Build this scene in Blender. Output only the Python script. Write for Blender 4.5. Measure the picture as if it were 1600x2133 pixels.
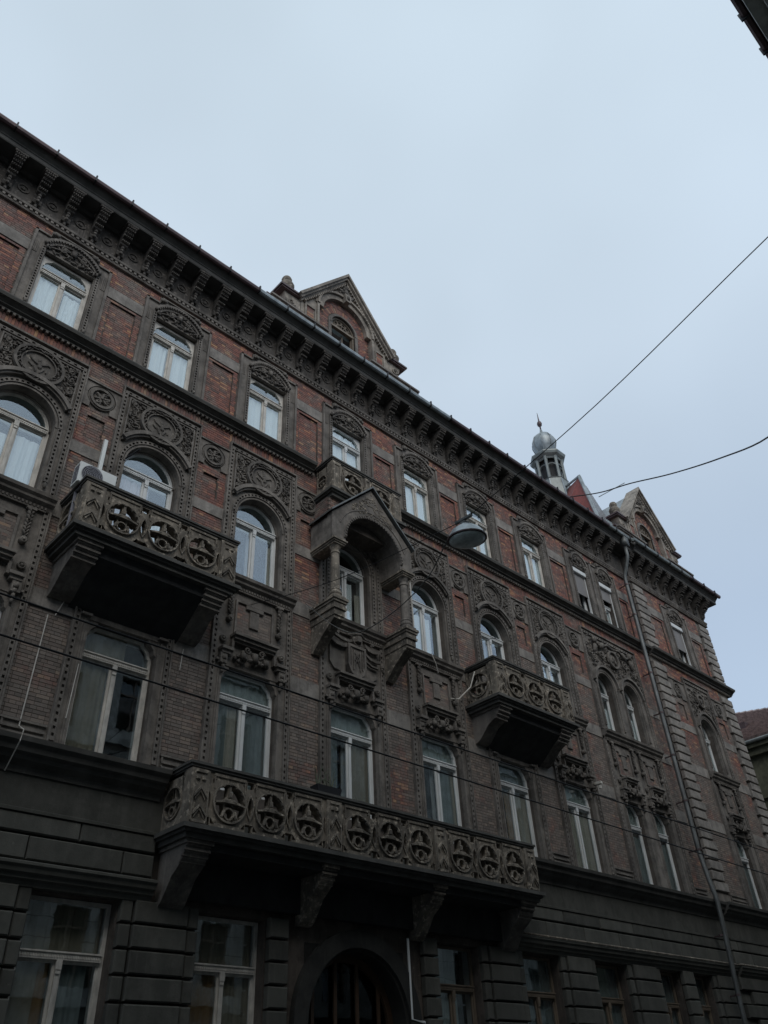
import bpy, math, random
from mathutils import Vector, Matrix
from mathutils.geometry import tessellate_polygon
PI = math.pi
for o in list(bpy.data.objects): bpy.data.objects.remove(o)
S = bpy.context.scene
COL = S.collection

# ---------------------------------------------------------------- camera
cam_d = bpy.data.cameras.new('camera'); cam = bpy.data.objects.new('camera', cam_d); COL.objects.link(cam); S.camera = cam
cam_d.sensor_fit = 'HORIZONTAL'; cam_d.sensor_width = 36.0; cam_d.lens = 36.0*1656.78/1600
cam_d.clip_start = 0.05; cam_d.clip_end = 2000
XA = Vector((0.72820685, -0.68393816, -0.04408365))
YA = Vector((0.39160215, 0.46801207, -0.79221996))
ZA = Vector((0.56246115, 0.55963675, 0.60864125))
R3 = Matrix((XA, -YA, -ZA)).transposed()
cam.matrix_world = Matrix.Translation((0, -14.0, 1.6)) @ R3.to_4x4()
S.render.resolution_x = 768; S.render.resolution_y = 1024

# ---------------------------------------------------------------- light
S.view_settings.view_transform = 'Standard'; S.view_settings.look = 'None'
S.view_settings.exposure = 0.0; S.view_settings.gamma = 1.0; S.view_settings.use_curve_mapping = False
W = bpy.data.worlds.new('World'); S.world = W; W.use_nodes = True
nt = W.node_tree; nt.nodes.clear()
SUN_EL, SUN_AZ = math.radians(38), math.radians(205)
sky = nt.nodes.new('ShaderNodeTexSky'); sky.sky_type = 'NISHITA'; sky.sun_disc = False
sky.sun_elevation = SUN_EL; sky.sun_rotation = SUN_AZ; sky.dust_density = 3.0; sky.air_density = 1.2
b1 = nt.nodes.new('ShaderNodeBackground'); b1.inputs[1].default_value = 0.07
nt.links.new(sky.outputs[0], b1.inputs[0])
tc = nt.nodes.new('ShaderNodeTexCoord'); sep = nt.nodes.new('ShaderNodeSeparateXYZ')
nt.links.new(tc.outputs['Generated'], sep.inputs[0])
cr = nt.nodes.new('ShaderNodeValToRGB'); nt.links.new(sep.outputs[2], cr.inputs[0])
e = cr.color_ramp.elements
e[0].position = 0.0; e[0].color = (0.47, 0.61, 0.79, 1)
e[1].position = 1.0; e[1].color = (0.68, 0.81, 0.92, 1)
m_ = e.new(0.45); m_.color = (0.53, 0.66, 0.84, 1)
m_ = e.new(0.72); m_.color = (0.66, 0.785, 0.92, 1)
nz = nt.nodes.new('ShaderNodeTexNoise'); nz.inputs['Scale'].default_value = 1.6; nz.inputs['Detail'].default_value = 3
nt.links.new(tc.outputs['Generated'], nz.inputs['Vector'])
mr = nt.nodes.new('ShaderNodeMapRange'); mr.inputs[1].default_value = 0.3; mr.inputs[2].default_value = 0.7
mr.inputs[3].default_value = 0.88; mr.inputs[4].default_value = 1.07
nt.links.new(nz.outputs[0], mr.inputs[0])
b2 = nt.nodes.new('ShaderNodeBackground'); nt.links.new(cr.outputs[0], b2.inputs[0]); nt.links.new(mr.outputs[0], b2.inputs[1])
mx = nt.nodes.new('ShaderNodeMixShader'); mx.inputs[0].default_value = 0.93
nt.links.new(b1.outputs[0], mx.inputs[1]); nt.links.new(b2.outputs[0], mx.inputs[2])
wo = nt.nodes.new('ShaderNodeOutputWorld'); nt.links.new(mx.outputs[0], wo.inputs[0])
sd = bpy.data.lights.new('sun', 'SUN'); sd.energy = 1.25; sd.angle = math.radians(45); sd.color = (1, 0.97, 0.92)
sun = bpy.data.objects.new('sun', sd); COL.objects.link(sun)
dirv = Vector((-math.sin(math.radians(25))*math.cos(SUN_EL), -math.cos(math.radians(25))*math.cos(SUN_EL), math.sin(SUN_EL)))
sun.rotation_euler = dirv.to_track_quat('Z', 'Y').to_euler(); sun.location = (0, -10, 60)
S.render.engine = 'CYCLES'

# ---------------------------------------------------------------- materials
def newmat(name):
    m = bpy.data.materials.new(name); m.use_nodes = True
    n = m.node_tree; n.nodes.clear()
    out = n.nodes.new('ShaderNodeOutputMaterial'); bs = n.nodes.new('ShaderNodeBsdfPrincipled')
    n.links.new(bs.outputs[0], out.inputs[0])
    return m, n, bs, out
def N(n, t, **k):
    x = n.nodes.new(t)
    for a, b in k.items(): setattr(x, a, b)
    return x
def noise(n, scale, detail=4, vec=None, rough=0.6, zs=1.0):
    g = N(n, 'ShaderNodeNewGeometry'); x = N(n, 'ShaderNodeTexNoise')
    x.inputs['Scale'].default_value = scale; x.inputs['Detail'].default_value = detail; x.inputs['Roughness'].default_value = rough
    mp = N(n, 'ShaderNodeMapping'); mp.inputs['Scale'].default_value = (1, 1, zs)
    n.links.new(g.outputs['Position'], mp.inputs[0]); n.links.new(mp.outputs[0], x.inputs['Vector'])
    return x.outputs['Fac']
def ramp(n, fac, stops):
    r = N(n, 'ShaderNodeValToRGB'); n.links.new(fac, r.inputs[0]); e = r.color_ramp.elements
    e[0].position, e[0].color = stops[0][0], (*stops[0][1], 1)
    e[1].position, e[1].color = stops[-1][0], (*stops[-1][1], 1)
    for p, c in stops[1:-1]:
        q = e.new(p); q.color = (*c, 1)
    return r.outputs[0]
def mix(n, f, a, b, mode='MIX'):
    x = N(n, 'ShaderNodeMix', data_type='RGBA', blend_type=mode)
    if isinstance(f, float): x.inputs[0].default_value = f
    else: n.links.new(f, x.inputs[0])
    for s, v in ((6, a), (7, b)):
        if isinstance(v, tuple): x.inputs[s].default_value = (*v, 1)
        else: n.links.new(v, x.inputs[s])
    return x.outputs[2]
def bump(n, bs, fac, strength=0.3, dist=0.01):
    b = N(n, 'ShaderNodeBump'); b.inputs['Strength'].default_value = strength; b.inputs['Distance'].default_value = dist
    n.links.new(fac, b.inputs['Height']); n.links.new(b.outputs[0], bs.inputs['Normal'])
def island_rand(n):
    g = N(n, 'ShaderNodeNewGeometry'); oi = N(n, 'ShaderNodeObjectInfo')
    a = N(n, 'ShaderNodeMath', operation='ADD'); f = N(n, 'ShaderNodeMath', operation='FRACT')
    n.links.new(g.outputs['Random Per Island'], a.inputs[0]); n.links.new(oi.outputs['Random'], a.inputs[1])
    n.links.new(a.outputs[0], f.inputs[0]); return f.outputs[0]
def stone(name, dark, mid, light, wear=0.62, rough=0.9, isl=0.0):
    m, n, bs, out = newmat(name)
    big = noise(n, 0.55, 5, zs=0.45); fine = noise(n, 9, 6); streak = noise(n, 5, 4, zs=0.12)
    c = ramp(n, big, [(0.3, dark), (0.52, mid), (0.75, tuple(x*1.15 for x in mid))])
    c = mix(n, ramp(n, streak, [(0.38, (0, 0, 0)), (0.62, (1, 1, 1))]), mix(n, 0.6, c, dark), c)
    pat = noise(n, 1.7, 6, rough=0.75); c = mix(n, ramp(n, pat, [(0.40, (0.75, 0.75, 0.75)), (0.56, (0, 0, 0))]), c, tuple(x*0.62 for x in dark))
    drip = noise(n, 14, 3, zs=0.06); c = mix(n, ramp(n, drip, [(0.60, (0, 0, 0)), (0.72, (0.5, 0.5, 0.5))]), c, tuple(x*0.8 for x in light))
    c = mix(n, ramp(n, fine, [(wear, (0, 0, 0)), (wear+0.13, (1, 1, 1))]), c, light)
    if isl:
        r = island_rand(n); c = mix(n, isl, c, ramp(n, r, [(0, tuple(x*0.55 for x in mid)), (1, tuple(min(1, x*1.5) for x in mid))]))
    n.links.new(c, bs.inputs['Base Color']); bs.inputs['Roughness'].default_value = rough
    bump(n, bs, noise(n, 45, 5), 0.5, 0.008)
    return m
def brickmat(name, soot=True):
    m, n, bs, out = newmat(name)
    r = island_rand(n)
    c = ramp(n, r, [(0.0, (0.11, 0.065, 0.058)), (0.2, (0.22, 0.095, 0.075)), (0.4, (0.28, 0.118, 0.088)), (0.56, (0.14, 0.08, 0.072)), (0.72, (0.24, 0.10, 0.08)),
                    (0.87, (0.37, 0.165, 0.105)), (0.955, (0.45, 0.26, 0.14)), (0.97, (0.26, 0.15, 0.12)), (1.0, (0.15, 0.125, 0.11))])
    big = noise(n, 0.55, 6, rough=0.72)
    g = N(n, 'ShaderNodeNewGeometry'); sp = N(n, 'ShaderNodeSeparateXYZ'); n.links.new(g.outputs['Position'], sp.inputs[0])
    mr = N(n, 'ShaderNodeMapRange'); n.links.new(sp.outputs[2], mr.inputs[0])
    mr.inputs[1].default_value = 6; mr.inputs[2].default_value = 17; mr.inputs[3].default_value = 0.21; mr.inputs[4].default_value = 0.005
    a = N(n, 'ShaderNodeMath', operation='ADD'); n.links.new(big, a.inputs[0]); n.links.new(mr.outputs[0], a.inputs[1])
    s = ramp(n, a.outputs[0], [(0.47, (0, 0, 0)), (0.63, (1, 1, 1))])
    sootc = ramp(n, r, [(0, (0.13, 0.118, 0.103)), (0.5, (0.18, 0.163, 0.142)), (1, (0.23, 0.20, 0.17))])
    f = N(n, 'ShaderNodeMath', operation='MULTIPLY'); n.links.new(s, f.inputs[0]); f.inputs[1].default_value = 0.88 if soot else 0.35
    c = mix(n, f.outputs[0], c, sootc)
    fn = noise(n, 30, 4); c = mix(n, ramp(n, fn, [(0.3, (0, 0, 0)), (0.7, (1, 1, 1))]), mix(n, 0.25, c, (0.05, 0.035, 0.03)), c)
    n.links.new(c, bs.inputs['Base Color']); bs.inputs['Roughness'].default_value = 0.85
    bump(n, bs, noise(n, 60, 3), 0.4, 0.006)
    return m
def plain(name, col, rough=0.6, metal=0.0, var=0.25, scale=3, bmp=0.0):
    m, n, bs, out = newmat(name)
    c = ramp(n, noise(n, scale, 5, zs=0.5), [(0.3, tuple(x*(1-var) for x in col)), (0.7, tuple(min(1, x*(1+var)) for x in col))])
    n.links.new(c, bs.inputs['Base Color']); bs.inputs['Roughness'].default_value = rough; bs.inputs['Metallic'].default_value = metal
    if bmp: bump(n, bs, noise(n, 40, 4), bmp, 0.005)
    return m
def glassmat(name, tint=(0.93, 0.96, 0.96), ior=2.35):
    m, n, bs, out = newmat(name); n.nodes.remove(bs)
    t = N(n, 'ShaderNodeBsdfTransparent'); t.inputs[0].default_value = (*tint, 1)
    g = N(n, 'ShaderNodeBsdfGlossy'); g.inputs['Roughness'].default_value = 0.015; g.inputs[0].default_value = (0.93, 0.97, 1, 1)
    f = N(n, 'ShaderNodeFresnel'); gg = N(n, 'ShaderNodeNewGeometry'); mi = N(n, 'ShaderNodeMapRange')   # exit face of a thin pane: inverse index, no total reflection
    n.links.new(gg.outputs['Backfacing'], mi.inputs[0]); mi.inputs[3].default_value = ior; mi.inputs[4].default_value = 1/ior; n.links.new(mi.outputs[0], f.inputs[0])
    bp = N(n, 'ShaderNodeBump'); bp.inputs['Strength'].default_value = 0.05; bp.inputs['Distance'].default_value = 0.02
    n.links.new(noise(n, 2.2, 2), bp.inputs['Height']); n.links.new(bp.outputs[0], g.inputs['Normal'])
    mx = N(n, 'ShaderNodeMixShader'); n.links.new(f.outputs[0], mx.inputs[0]); n.links.new(t.outputs[0], mx.inputs[1]); n.links.new(g.outputs[0], mx.inputs[2])
    n.links.new(mx.outputs[0], out.inputs[0]); return m
def curtainmat(name, col, tr=0.35):
    m, n, bs, out = newmat(name); n.nodes.remove(bs)
    d = N(n, 'ShaderNodeBsdfDiffuse'); d.inputs[0].default_value = (*col, 1)
    t = N(n, 'ShaderNodeBsdfTransparent')
    mx = N(n, 'ShaderNodeMixShader'); mx.inputs[0].default_value = tr
    n.links.new(d.outputs[0], mx.inputs[1]); n.links.new(t.outputs[0], mx.inputs[2]); n.links.new(mx.outputs[0], out.inputs[0]); return m
M_ = dict(
    stone=stone('sooty_stone', (0.108, 0.096, 0.085), (0.215, 0.192, 0.168), (0.34, 0.305, 0.27), 0.66),
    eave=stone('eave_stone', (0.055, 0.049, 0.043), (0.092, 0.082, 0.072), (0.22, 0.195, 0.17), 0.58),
    pale=stone('weathered_stone', (0.10, 0.088, 0.073), (0.25, 0.215, 0.172), (0.44, 0.38, 0.305), 0.55),
    pale2=stone('pale_dormer_stone', (0.16, 0.14, 0.12), (0.36, 0.315, 0.26), (0.5, 0.44, 0.37), 0.6),  # paler stone tone for the dormer gables
    band=stone('grey_render', (0.17, 0.156, 0.14), (0.295, 0.268, 0.24), (0.36, 0.33, 0.30), 0.62),
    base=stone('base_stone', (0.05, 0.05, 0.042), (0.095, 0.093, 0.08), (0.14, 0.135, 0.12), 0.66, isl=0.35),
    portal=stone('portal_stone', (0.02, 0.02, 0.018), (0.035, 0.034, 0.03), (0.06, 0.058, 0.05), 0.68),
    relief=stone('carved_stone', (0.082, 0.073, 0.064), (0.165, 0.147, 0.128), (0.33, 0.295, 0.25), 0.60),
    mortar=stone('mortar', (0.07, 0.058, 0.049), (0.12, 0.10, 0.084), (0.19, 0.16, 0.13), 0.62),
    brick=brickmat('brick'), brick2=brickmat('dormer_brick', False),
    white=plain('white_paint', (0.62, 0.63, 0.62), 0.5, var=0.12), beige=plain('old_paint', (0.53, 0.50, 0.45), 0.6, var=0.25, scale=8),
    brown=plain('brown_paint', (0.17, 0.135, 0.10), 0.6), glass=glassmat('glass'),
    fan=glassmat('fanlight_glass', (0.8, 0.85, 0.85), 2.5),
    oglass=glassmat('dull_glass', (0.6, 0.65, 0.65), 1.5),
    tan=curtainmat('tan_drape', (0.27, 0.235, 0.18), 0.0), teal=curtainmat('dusky_blind', (0.19, 0.215, 0.21), 0.0),
    net=curtainmat('net_curtain', (0.86, 0.88, 0.88), 0.08), drape=curtainmat('drape', (0.42, 0.385, 0.33), 0.02), grn=curtainmat('green_blind', (0.33, 0.37, 0.355), 0.0),
    ochre=curtainmat('ochre_blind', (0.24, 0.14, 0.06), 0.0), pink=curtainmat('lace', (0.80, 0.70, 0.73), 0.2),
    rust=plain('rusty_gutter', (0.085, 0.055, 0.055), 0.45, 0.3, 0.3), zinc=plain('zinc', (0.27, 0.295, 0.30), 0.42, 0.45, 0.35, 3.5),
    zincd=plain('zinc_dull', (0.20, 0.215, 0.205), 0.5, 0.4, 0.3, 3), red=plain('red_roof', (0.20, 0.045, 0.035), 0.7, 0, 0.25, 6, 0.4),
    slate=plain('slate', (0.17, 0.17, 0.175), 0.6, 0, 0.3, 6, 0.4), tile=plain('clay_tile', (0.25, 0.185, 0.17), 0.28, 0, 0.4, 5, 0.2),
    pipe=plain('pipe_metal', (0.135, 0.14, 0.135), 0.5, 0.4, 0.35, 4), black=plain('black_rubber', (0.012, 0.012, 0.014), 0.6),
    ac=plain('ac_enamel', (0.66, 0.68, 0.66), 0.4, var=0.08), grille=plain('grille_grey', (0.22, 0.22, 0.25), 0.5),
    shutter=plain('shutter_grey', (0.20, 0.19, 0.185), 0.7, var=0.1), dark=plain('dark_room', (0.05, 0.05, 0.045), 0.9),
    enamel=plain('lamp_enamel', (0.42, 0.46, 0.47), 0.35, 0.3, 0.25, 5), lens=plain('lamp_lens', (0.62, 0.68, 0.66), 0.25, 0.0, 0.35, 6),
    asphalt=plain('asphalt', (0.05, 0.05, 0.052), 0.85, 0, 0.2, 4), paving=plain('paving', (0.09, 0.09, 0.085), 0.85, 0, 0.2, 3),
    opp=stone('opposite_render', (0.26, 0.27, 0.25), (0.44, 0.45, 0.42), (0.55, 0.55, 0.5), 0.66),
    ochrew=stone('ochre_render', (0.075, 0.075, 0.045), (0.135, 0.13, 0.085), (0.22, 0.21, 0.16), 0.66),
    leaf=plain('leaf', (0.07, 0.08, 0.05), 0.6), rail=plain('rail_stone', (0.075, 0.072, 0.065), 0.85, 0, 0.35, 2.5, 0.5),
    deep_shade=plain('deep_shade_paint', (0.03, 0.03, 0.03), 0.9, 0, 0.4, 4, 0.6),  # near-black that paints in shade under balconies and inside the lantern
    wood=plain('door_wood', (0.06, 0.035, 0.02), 0.6),
)

# ---------------------------------------------------------------- mesh helpers
class MB:
    def __init__(s): s.v = []; s.f = []
    def add(s, vs, fs):
        b = len(s.v); s.v += vs; s.f += [tuple(b+i for i in f) for f in fs]
    def box(s, x0, x1, y0, y1, z0, z1, ch=0.0):
        if ch:   # chamfered front (min y) edges
            vs = [(x0, y0+ch, z0), (x1, y0+ch, z0), (x1, y0+ch, z1), (x0, y0+ch, z1), (x0+ch, y0, z0+ch), (x1-ch, y0, z0+ch), (x1-ch, y0, z1-ch), (x0+ch, y0, z1-ch),
                  (x0, y1, z0), (x1, y1, z0), (x1, y1, z1), (x0, y1, z1)]
            s.add(vs, [(4, 5, 6, 7), (0, 1, 5, 4), (1, 2, 6, 5), (2, 3, 7, 6), (3, 0, 4, 7), (8, 9, 1, 0), (9, 10, 2, 1), (10, 11, 3, 2), (11, 8, 0, 3), (11, 10, 9, 8)])
            return
        vs = [(x0, y0, z0), (x1, y0, z0), (x1, y1, z0), (x0, y1, z0), (x0, y0, z1), (x1, y0, z1), (x1, y1, z1), (x0, y1, z1)]
        s.add(vs, [(0, 3, 2, 1), (4, 5, 6, 7), (0, 1, 5, 4), (1, 2, 6, 5), (2, 3, 7, 6), (3, 0, 4, 7)])
    def prism(s, poly, y0, y1):     # poly in (x,z), possibly concave
        n = len(poly); tri = tessellate_polygon([[Vector((x, z, 0)) for x, z in poly]])
        vs = [(x, y0, z) for x, z in poly]+[(x, y1, z) for x, z in poly]
        fs = [(i, (i+1) % n, n+(i+1) % n, n+i) for i in range(n)]
        fs += [tuple(t) for t in tri]+[tuple(n+i for i in reversed(t)) for t in tri]
        s.add(vs, fs)
    def prismx(s, poly, x0, x1):    # poly in (y,z) extruded along x
        n = len(poly); tri = tessellate_polygon([[Vector((y, z, 0)) for y, z in poly]])
        vs = [(x0, y, z) for y, z in poly]+[(x1, y, z) for y, z in poly]
        fs = [(i, (i+1) % n, n+(i+1) % n, n+i) for i in range(n)]
        fs += [tuple(t) for t in tri]+[tuple(n+i for i in reversed(t)) for t in tri]
        s.add(vs, fs)
    def holed(s, loops, y0, y1):    # outer + holes, (x,z)
        flat = [p for l in loops for p in l]; n = len(flat)
        tri = tessellate_polygon([[Vector((x, z, 0)) for x, z in l] for l in loops])
        vs = [(x, y0, z) for x, z in flat]+[(x, y1, z) for x, z in flat]
        fs = [tuple(t) for t in tri]+[tuple(n+i for i in reversed(t)) for t in tri]
        b = 0
        for l in loops:
            k = len(l); fs += [(b+i, b+(i+1) % k, n+b+(i+1) % k, n+b+i) for i in range(k)]; b += k
        s.add(vs, fs)
    def ring(s, cx, cz, r0, r1, y0, y1, a0=0, a1=PI, n=24, sx=1.0, sz=1.0):
        full = abs(a1-a0-2*PI) < 1e-4; m = n if full else n+1; vs = []
        for i in range(m):
            a = a0+(a1-a0)*i/n; c, d = math.cos(a)*sx, math.sin(a)*sz
            vs += [(cx+r0*c, y0, cz+r0*d), (cx+r1*c, y0, cz+r1*d), (cx+r1*c, y1, cz+r1*d), (cx+r0*c, y1, cz+r0*d)]
        fs = []
        for i in range(n):
            a = 4*i; b = 4*((i+1) % m)
            for k in range(4): fs.append((a+k, a+(k+1) % 4, b+(k+1) % 4, b+k))
        if not full: fs += [(0, 1, 2, 3), (4*n+3, 4*n+2, 4*n+1, 4*n)]
        s.add(vs, fs)
    def tube(s, pts, r, n=6, cap=True):
        pts = [Vector(p) for p in pts]; vs = []; rr = r if isinstance(r, (list, tuple)) else [r]*len(pts)
        up = Vector((0.13, 0.31, 0.94)).normalized()
        for i, p in enumerate(pts):
            d = (pts[min(i+1, len(pts)-1)]-pts[max(i-1, 0)]).normalized()
            a = d.cross(up)
            if a.length < 0.05: a = d.cross(Vector((1, 0, 0)))
            a.normalize(); b = d.cross(a)
            for k in range(n):
                t = 2*PI*k/n; q = p+(a*math.cos(t)+b*math.sin(t))*rr[i]; vs.append(tuple(q))
        fs = [(i*n+k, i*n+(k+1) % n, (i+1)*n+(k+1) % n, (i+1)*n+k) for i in range(len(pts)-1) for k in range(n)]
        if cap: fs += [tuple(range(n)), tuple(reversed(range((len(pts)-1)*n, len(pts)*n)))]
        s.add(vs, fs)
    def lathe(s, cx, cy, prof, n=12, rot=0.0):   # prof [(r,z)]
        vs = []
        for r, z in prof:
            for k in range(n):
                a = rot+2*PI*k/n; vs.append((cx+r*math.cos(a), cy+r*math.sin(a), z))
        fs = [(i*n+k, i*n+(k+1) % n, (i+1)*n+(k+1) % n, (i+1)*n+k) for i in range(len(prof)-1) for k in range(n)]
        fs += [tuple(reversed(range(n))), tuple(range((len(prof)-1)*n, len(prof)*n))]
        s.add(vs, fs)
    def blob(s, x, y, z, rx, ry, rz, ang=0.0):   # squashed 18-vertex ball, turned in the facade plane
        vs = []; ca, sa = math.cos(ang), math.sin(ang)
        for (zz, rr) in ((0.62, 0.78), (-0.62, 0.78)):
            for k in range(6):
                a = k*PI/3; px, pz, py = rr*math.cos(a)*rx, zz*rz, rr*math.sin(a)*ry
                vs.append((x+px*ca-pz*sa, y+py, z+px*sa+pz*ca))
        for zz in (1, -1):
            pz = zz*rz; vs.append((x-pz*sa, y, z+pz*ca))
        fs = [(k, (k+1) % 6, 12) for k in range(6)]+[(6+(k+1) % 6, 6+k, 13) for k in range(6)]+[(k, 6+k, 6+(k+1) % 6, (k+1) % 6) for k in range(6)]
        s.add(vs, fs)
    def mesh(s, smooth=False):
        me = bpy.data.meshes.new('mesh'); me.from_pydata(s.v, [], s.f); me.update()
        if smooth:
            for p in me.polygons: p.use_smooth = True
        return me
import bmesh
def fixn(me):
    bm = bmesh.new(); bm.from_mesh(me); bmesh.ops.recalc_face_normals(bm, faces=bm.faces); bm.to_mesh(me); bm.free(); return me
ROOTS = {}
def add(name, mb, mat, parent=None, loc=(0, 0, 0), smooth=False, kind=None, rot=None):
    if isinstance(mb, MB): me = fixn(mb.mesh(smooth))
    else: me = mb
    if mat is not None:
        if not me.materials: me.materials.append(M_[mat])
    o = bpy.data.objects.new(name, me); COL.objects.link(o)
    l = Vector(loc)
    if parent is not None:
        o.parent = parent
        if parent.get('is_root'): l = l-parent.location
    o.location = l
    if rot: o.rotation_euler = rot
    if kind: o['kind'] = kind
    return o
def root(name, label, cat, loc, group=None):
    o = bpy.data.objects.new(name, None); COL.objects.link(o); o.location = loc; o['label'] = label; o['category'] = cat; o['is_root'] = 1
    if group: o['group'] = group
    return o
def tag(o, label, cat, group=None):
    o['label'] = label; o['category'] = cat
    if group: o['group'] = group
    return o
def copy_part(o, loc, parent):
    c = o.copy(); COL.objects.link(c); c.parent = parent; c.location = Vector(loc)-parent.location
    for ch in o.children:
        d = ch.copy(); COL.objects.link(d); d.parent = c
    return c
def rect_minus(R, holes):
    x0, x1, z0, z1 = R
    xs = sorted({x0, x1}|{min(max(h[i], x0), x1) for h in holes for i in (0, 1)})
    out = []
    for a, b in zip(xs, xs[1:]):
        if b-a < 1e-4: continue
        m = (a+b)/2; segs = [(z0, z1)]
        for h in holes:
            if h[0] < m < h[1]:
                ns = []
                for p, q in segs:
                    if h[3] <= p or h[2] >= q: ns.append((p, q)); continue
                    if h[2] > p: ns.append((p, h[2]))
                    if h[3] < q: ns.append((h[3], q))
                segs = ns
        out += [(a, b, p, q) for p, q in segs if q-p > 1e-3]
    return out
BR = []     # all bricks (x0,x1,z0,z1,yface)
RISE = 0.0765
def brick_zone(R, y, holes=(), mask=None, depth=0.12):
    x0, x1, z0, z1 = R
    mo = MB()
    for a, b, p, q in rect_minus(R, holes): mo.box(a, b, y+0.010, y+depth, p, q)
    add('mortar_bed', mo, 'mortar', B, kind='stuff' if len(mo.v) > 8 else None)
    k0 = int(math.floor(z0/RISE)); k1 = int(math.ceil(z1/RISE))
    for k in range(k0, k1):
        a, b = max(k*RISE, z0), min((k+1)*RISE-0.011, z1)
        if b-a < 0.02: continue
        zc = (a+b)/2; iv = [(x0, x1)]
        for h in holes:
            if h[2]-0.02 < zc < h[3]+0.02:
                ni = []
                for p, q in iv:
                    if h[1] <= p or h[0] >= q: ni.append((p, q)); continue
                    if h[0] > p: ni.append((p, h[0]))
                    if h[1] < q: ni.append((h[1], q))
                iv = ni
        for p, q in iv:
            # cross bond: headers and stretchers alternate per course
            L = 0.252 if k % 2 else 0.126
            off = 0.063 if k % 2 else (0.063 if k % 4 == 0 else 0)
            j = math.floor((p-off)/L)
            while j*L+off < q:
                u, v = max(j*L+off, p), min((j+1)*L+off-0.010, q)
                if v-u > 0.03 and (mask is None or mask((u+v)/2, zc)):
                    BR.append((u, v, a, b, y+random.uniform(-0.0025, 0.0025)))
                j += 1
def studs_line(mb, x, z0, z1, w=0.055, pitch=0.125, gap=0.06, y0=-0.05, y1=0.02):
    """ladder: two rails and cross bars leaving square holes"""
    h = w/2
    mb.box(x-h-0.025, x-h, y0, y1, z0, z1); mb.box(x+h, x+h+0.025, y0, y1, z0, z1)
    z = z0
    while z < z1-0.01:
        mb.box(x-h, x+h, y0, y1, z, min(z+pitch-gap, z1)); z += pitch
def studs_row(mb, z, x0, x1, w=0.05, pitch=0.125, gap=0.06, y0=-0.05, y1=0.02):
    h = w/2
    mb.box(x0, x1, y0, y1, z-h-0.025, z-h); mb.box(x0, x1, y0, y1, z+h, z+h+0.025)
    x = x0
    while x < x1-0.01:
        mb.box(x, min(x+pitch-gap, x1), y0, y1, z-h, z+h); x += pitch
def studs_arc(mb, cx, cz, r, a0, a1, w=0.055, pitch=0.125, gap=0.06, y0=-0.05, y1=0.02):
    h = w/2; n = 28
    mb.ring(cx, cz, r-h-0.022, r-h, y0, y1, a0, a1, n); mb.ring(cx, cz, r+h, r+h+0.022, y0, y1, a0, a1, n)
    k = int(r*(a1-a0)/pitch); da = (a1-a0)/k
    for i in range(k): mb.ring(cx, cz, r-h, r+h, y0, y1, a0+i*da, a0+i*da+da*(1-gap/pitch), 1)
def foliage(mb, rng, n, fn, y0=-0.02, amp=0.05, size=0.05):
    c = 0; tries = 0
    while c < n and tries < n*60:
        tries += 1
        p = fn(rng)
        if p is None: continue
        s = size*rng.uniform(0.6, 1.25)
        mb.blob(p[0], y0-rng.uniform(0, amp), p[1], s*0.5, s*0.6, s*1.15, rng.uniform(0, PI)); c += 1
def scroll(mb, cx, cz, r, turns, a0, sgn, y=-0.05, t=0.018):
    pts = []; n = int(14*turns)
    for i in range(n+1):
        u = i/n; a = a0+sgn*u*turns*2*PI; rr = r*(1-0.85*u)
        pts.append((cx+rr*math.cos(a), y-0.02*u, cz+rr*math.sin(a)))
    mb.tube(pts, t, 5)

# ================================================================= SETTING
g = MB(); g.box(-900, 900, -900, 900, -0.3, -0.02); o = add('ground', g, 'paving', kind='structure')
g = MB(); g.box(-200, 200, -11.8, -2.6, -0.016, -0.012); add('road', g, 'asphalt', kind='structure')
g = MB(); g.box(-200, 60, -2.6, 0.6, -0.019, 0.12); add('pavement', g, 'paving', kind='structure')
g = MB(); g.box(-200, 60, -15.5, -11.8, -0.019, 0.12); add('pavement', g, 'paving', kind='structure')

# ================================================================= MAIN BUILDING
B = root('apartment_building', 'long sooty red brick apartment building with carved stone window frames, balconies and corner turret', 'building', (15.0, 0.3, 0.0))
BC = [0.0+3.15*i for i in range(0, 8)]     # bay centres, BC[1]..BC[7]
XL, XR = -5.0, 36.12
RX = 29.32                                  # start of projecting end bay
RP = 0.12                                   # how far it projects
C9 = 32.72
DC = 26.15
# openings ------------------------------------------------------
TOPW = [(c, 0.65) for c in BC]+[(DC-0.86, 0.5), (DC+0.86, 0.5), (C9, 0.56)]
ARCW = [(c, 0.72) for c in BC]+[(DC-0.86, 0.52), (DC+0.86, 0.52), (C9, 0.56)]
FSTW = [(c, 0.78) for c in BC]+[(DC-0.86, 0.55), (DC+0.86, 0.55), (C9, 0.60)]
GRDW = [(c, 0.78) for i, c in enumerate(BC) if i != 4]+[(DC-0.95, 0.62), (DC+0.95, 0.62), (C9, 0.7)]
holes = [(c-h, c+h, 17.15, 19.45) for c, h in TOPW]
holes += [(c-h, c+h, 12.25, 14.15+h+0.08) for c, h in ARCW]
holes += [(c-h, c+h, 7.17, 9.88) for c, h in FSTW]
holes += [(c-h, c+h, 1.3, 4.86) for c, h in GRDW]
PX, PR, PZ = BC[4], 1.38, 3.15
holes += [(PX-PR, PX+PR, -0.1, PZ+PR+0.02)]
wall = MB()
for a, b, p, q in rect_minus((XL, RX, -0.1, 21.9), holes): wall.box(a, b, 0.10, 0.62, p, q)
for a, b, p, q in rect_minus((RX, XR, -0.1, 21.9), holes): wall.box(a, b, 0.10-RP, 0.62, p, q)
wall.box(XR-0.4, XR, 0.62, 11, -0.1, 21.9); wall.box(XL, XL+0.4, 0.62, 11, -0.1, 21.9); wall.box(XL, XR, 10.9, 11.3, -0.1, 21.9)
WALL = add('wall', wall, 'mortar', B)
inn = MB()
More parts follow.
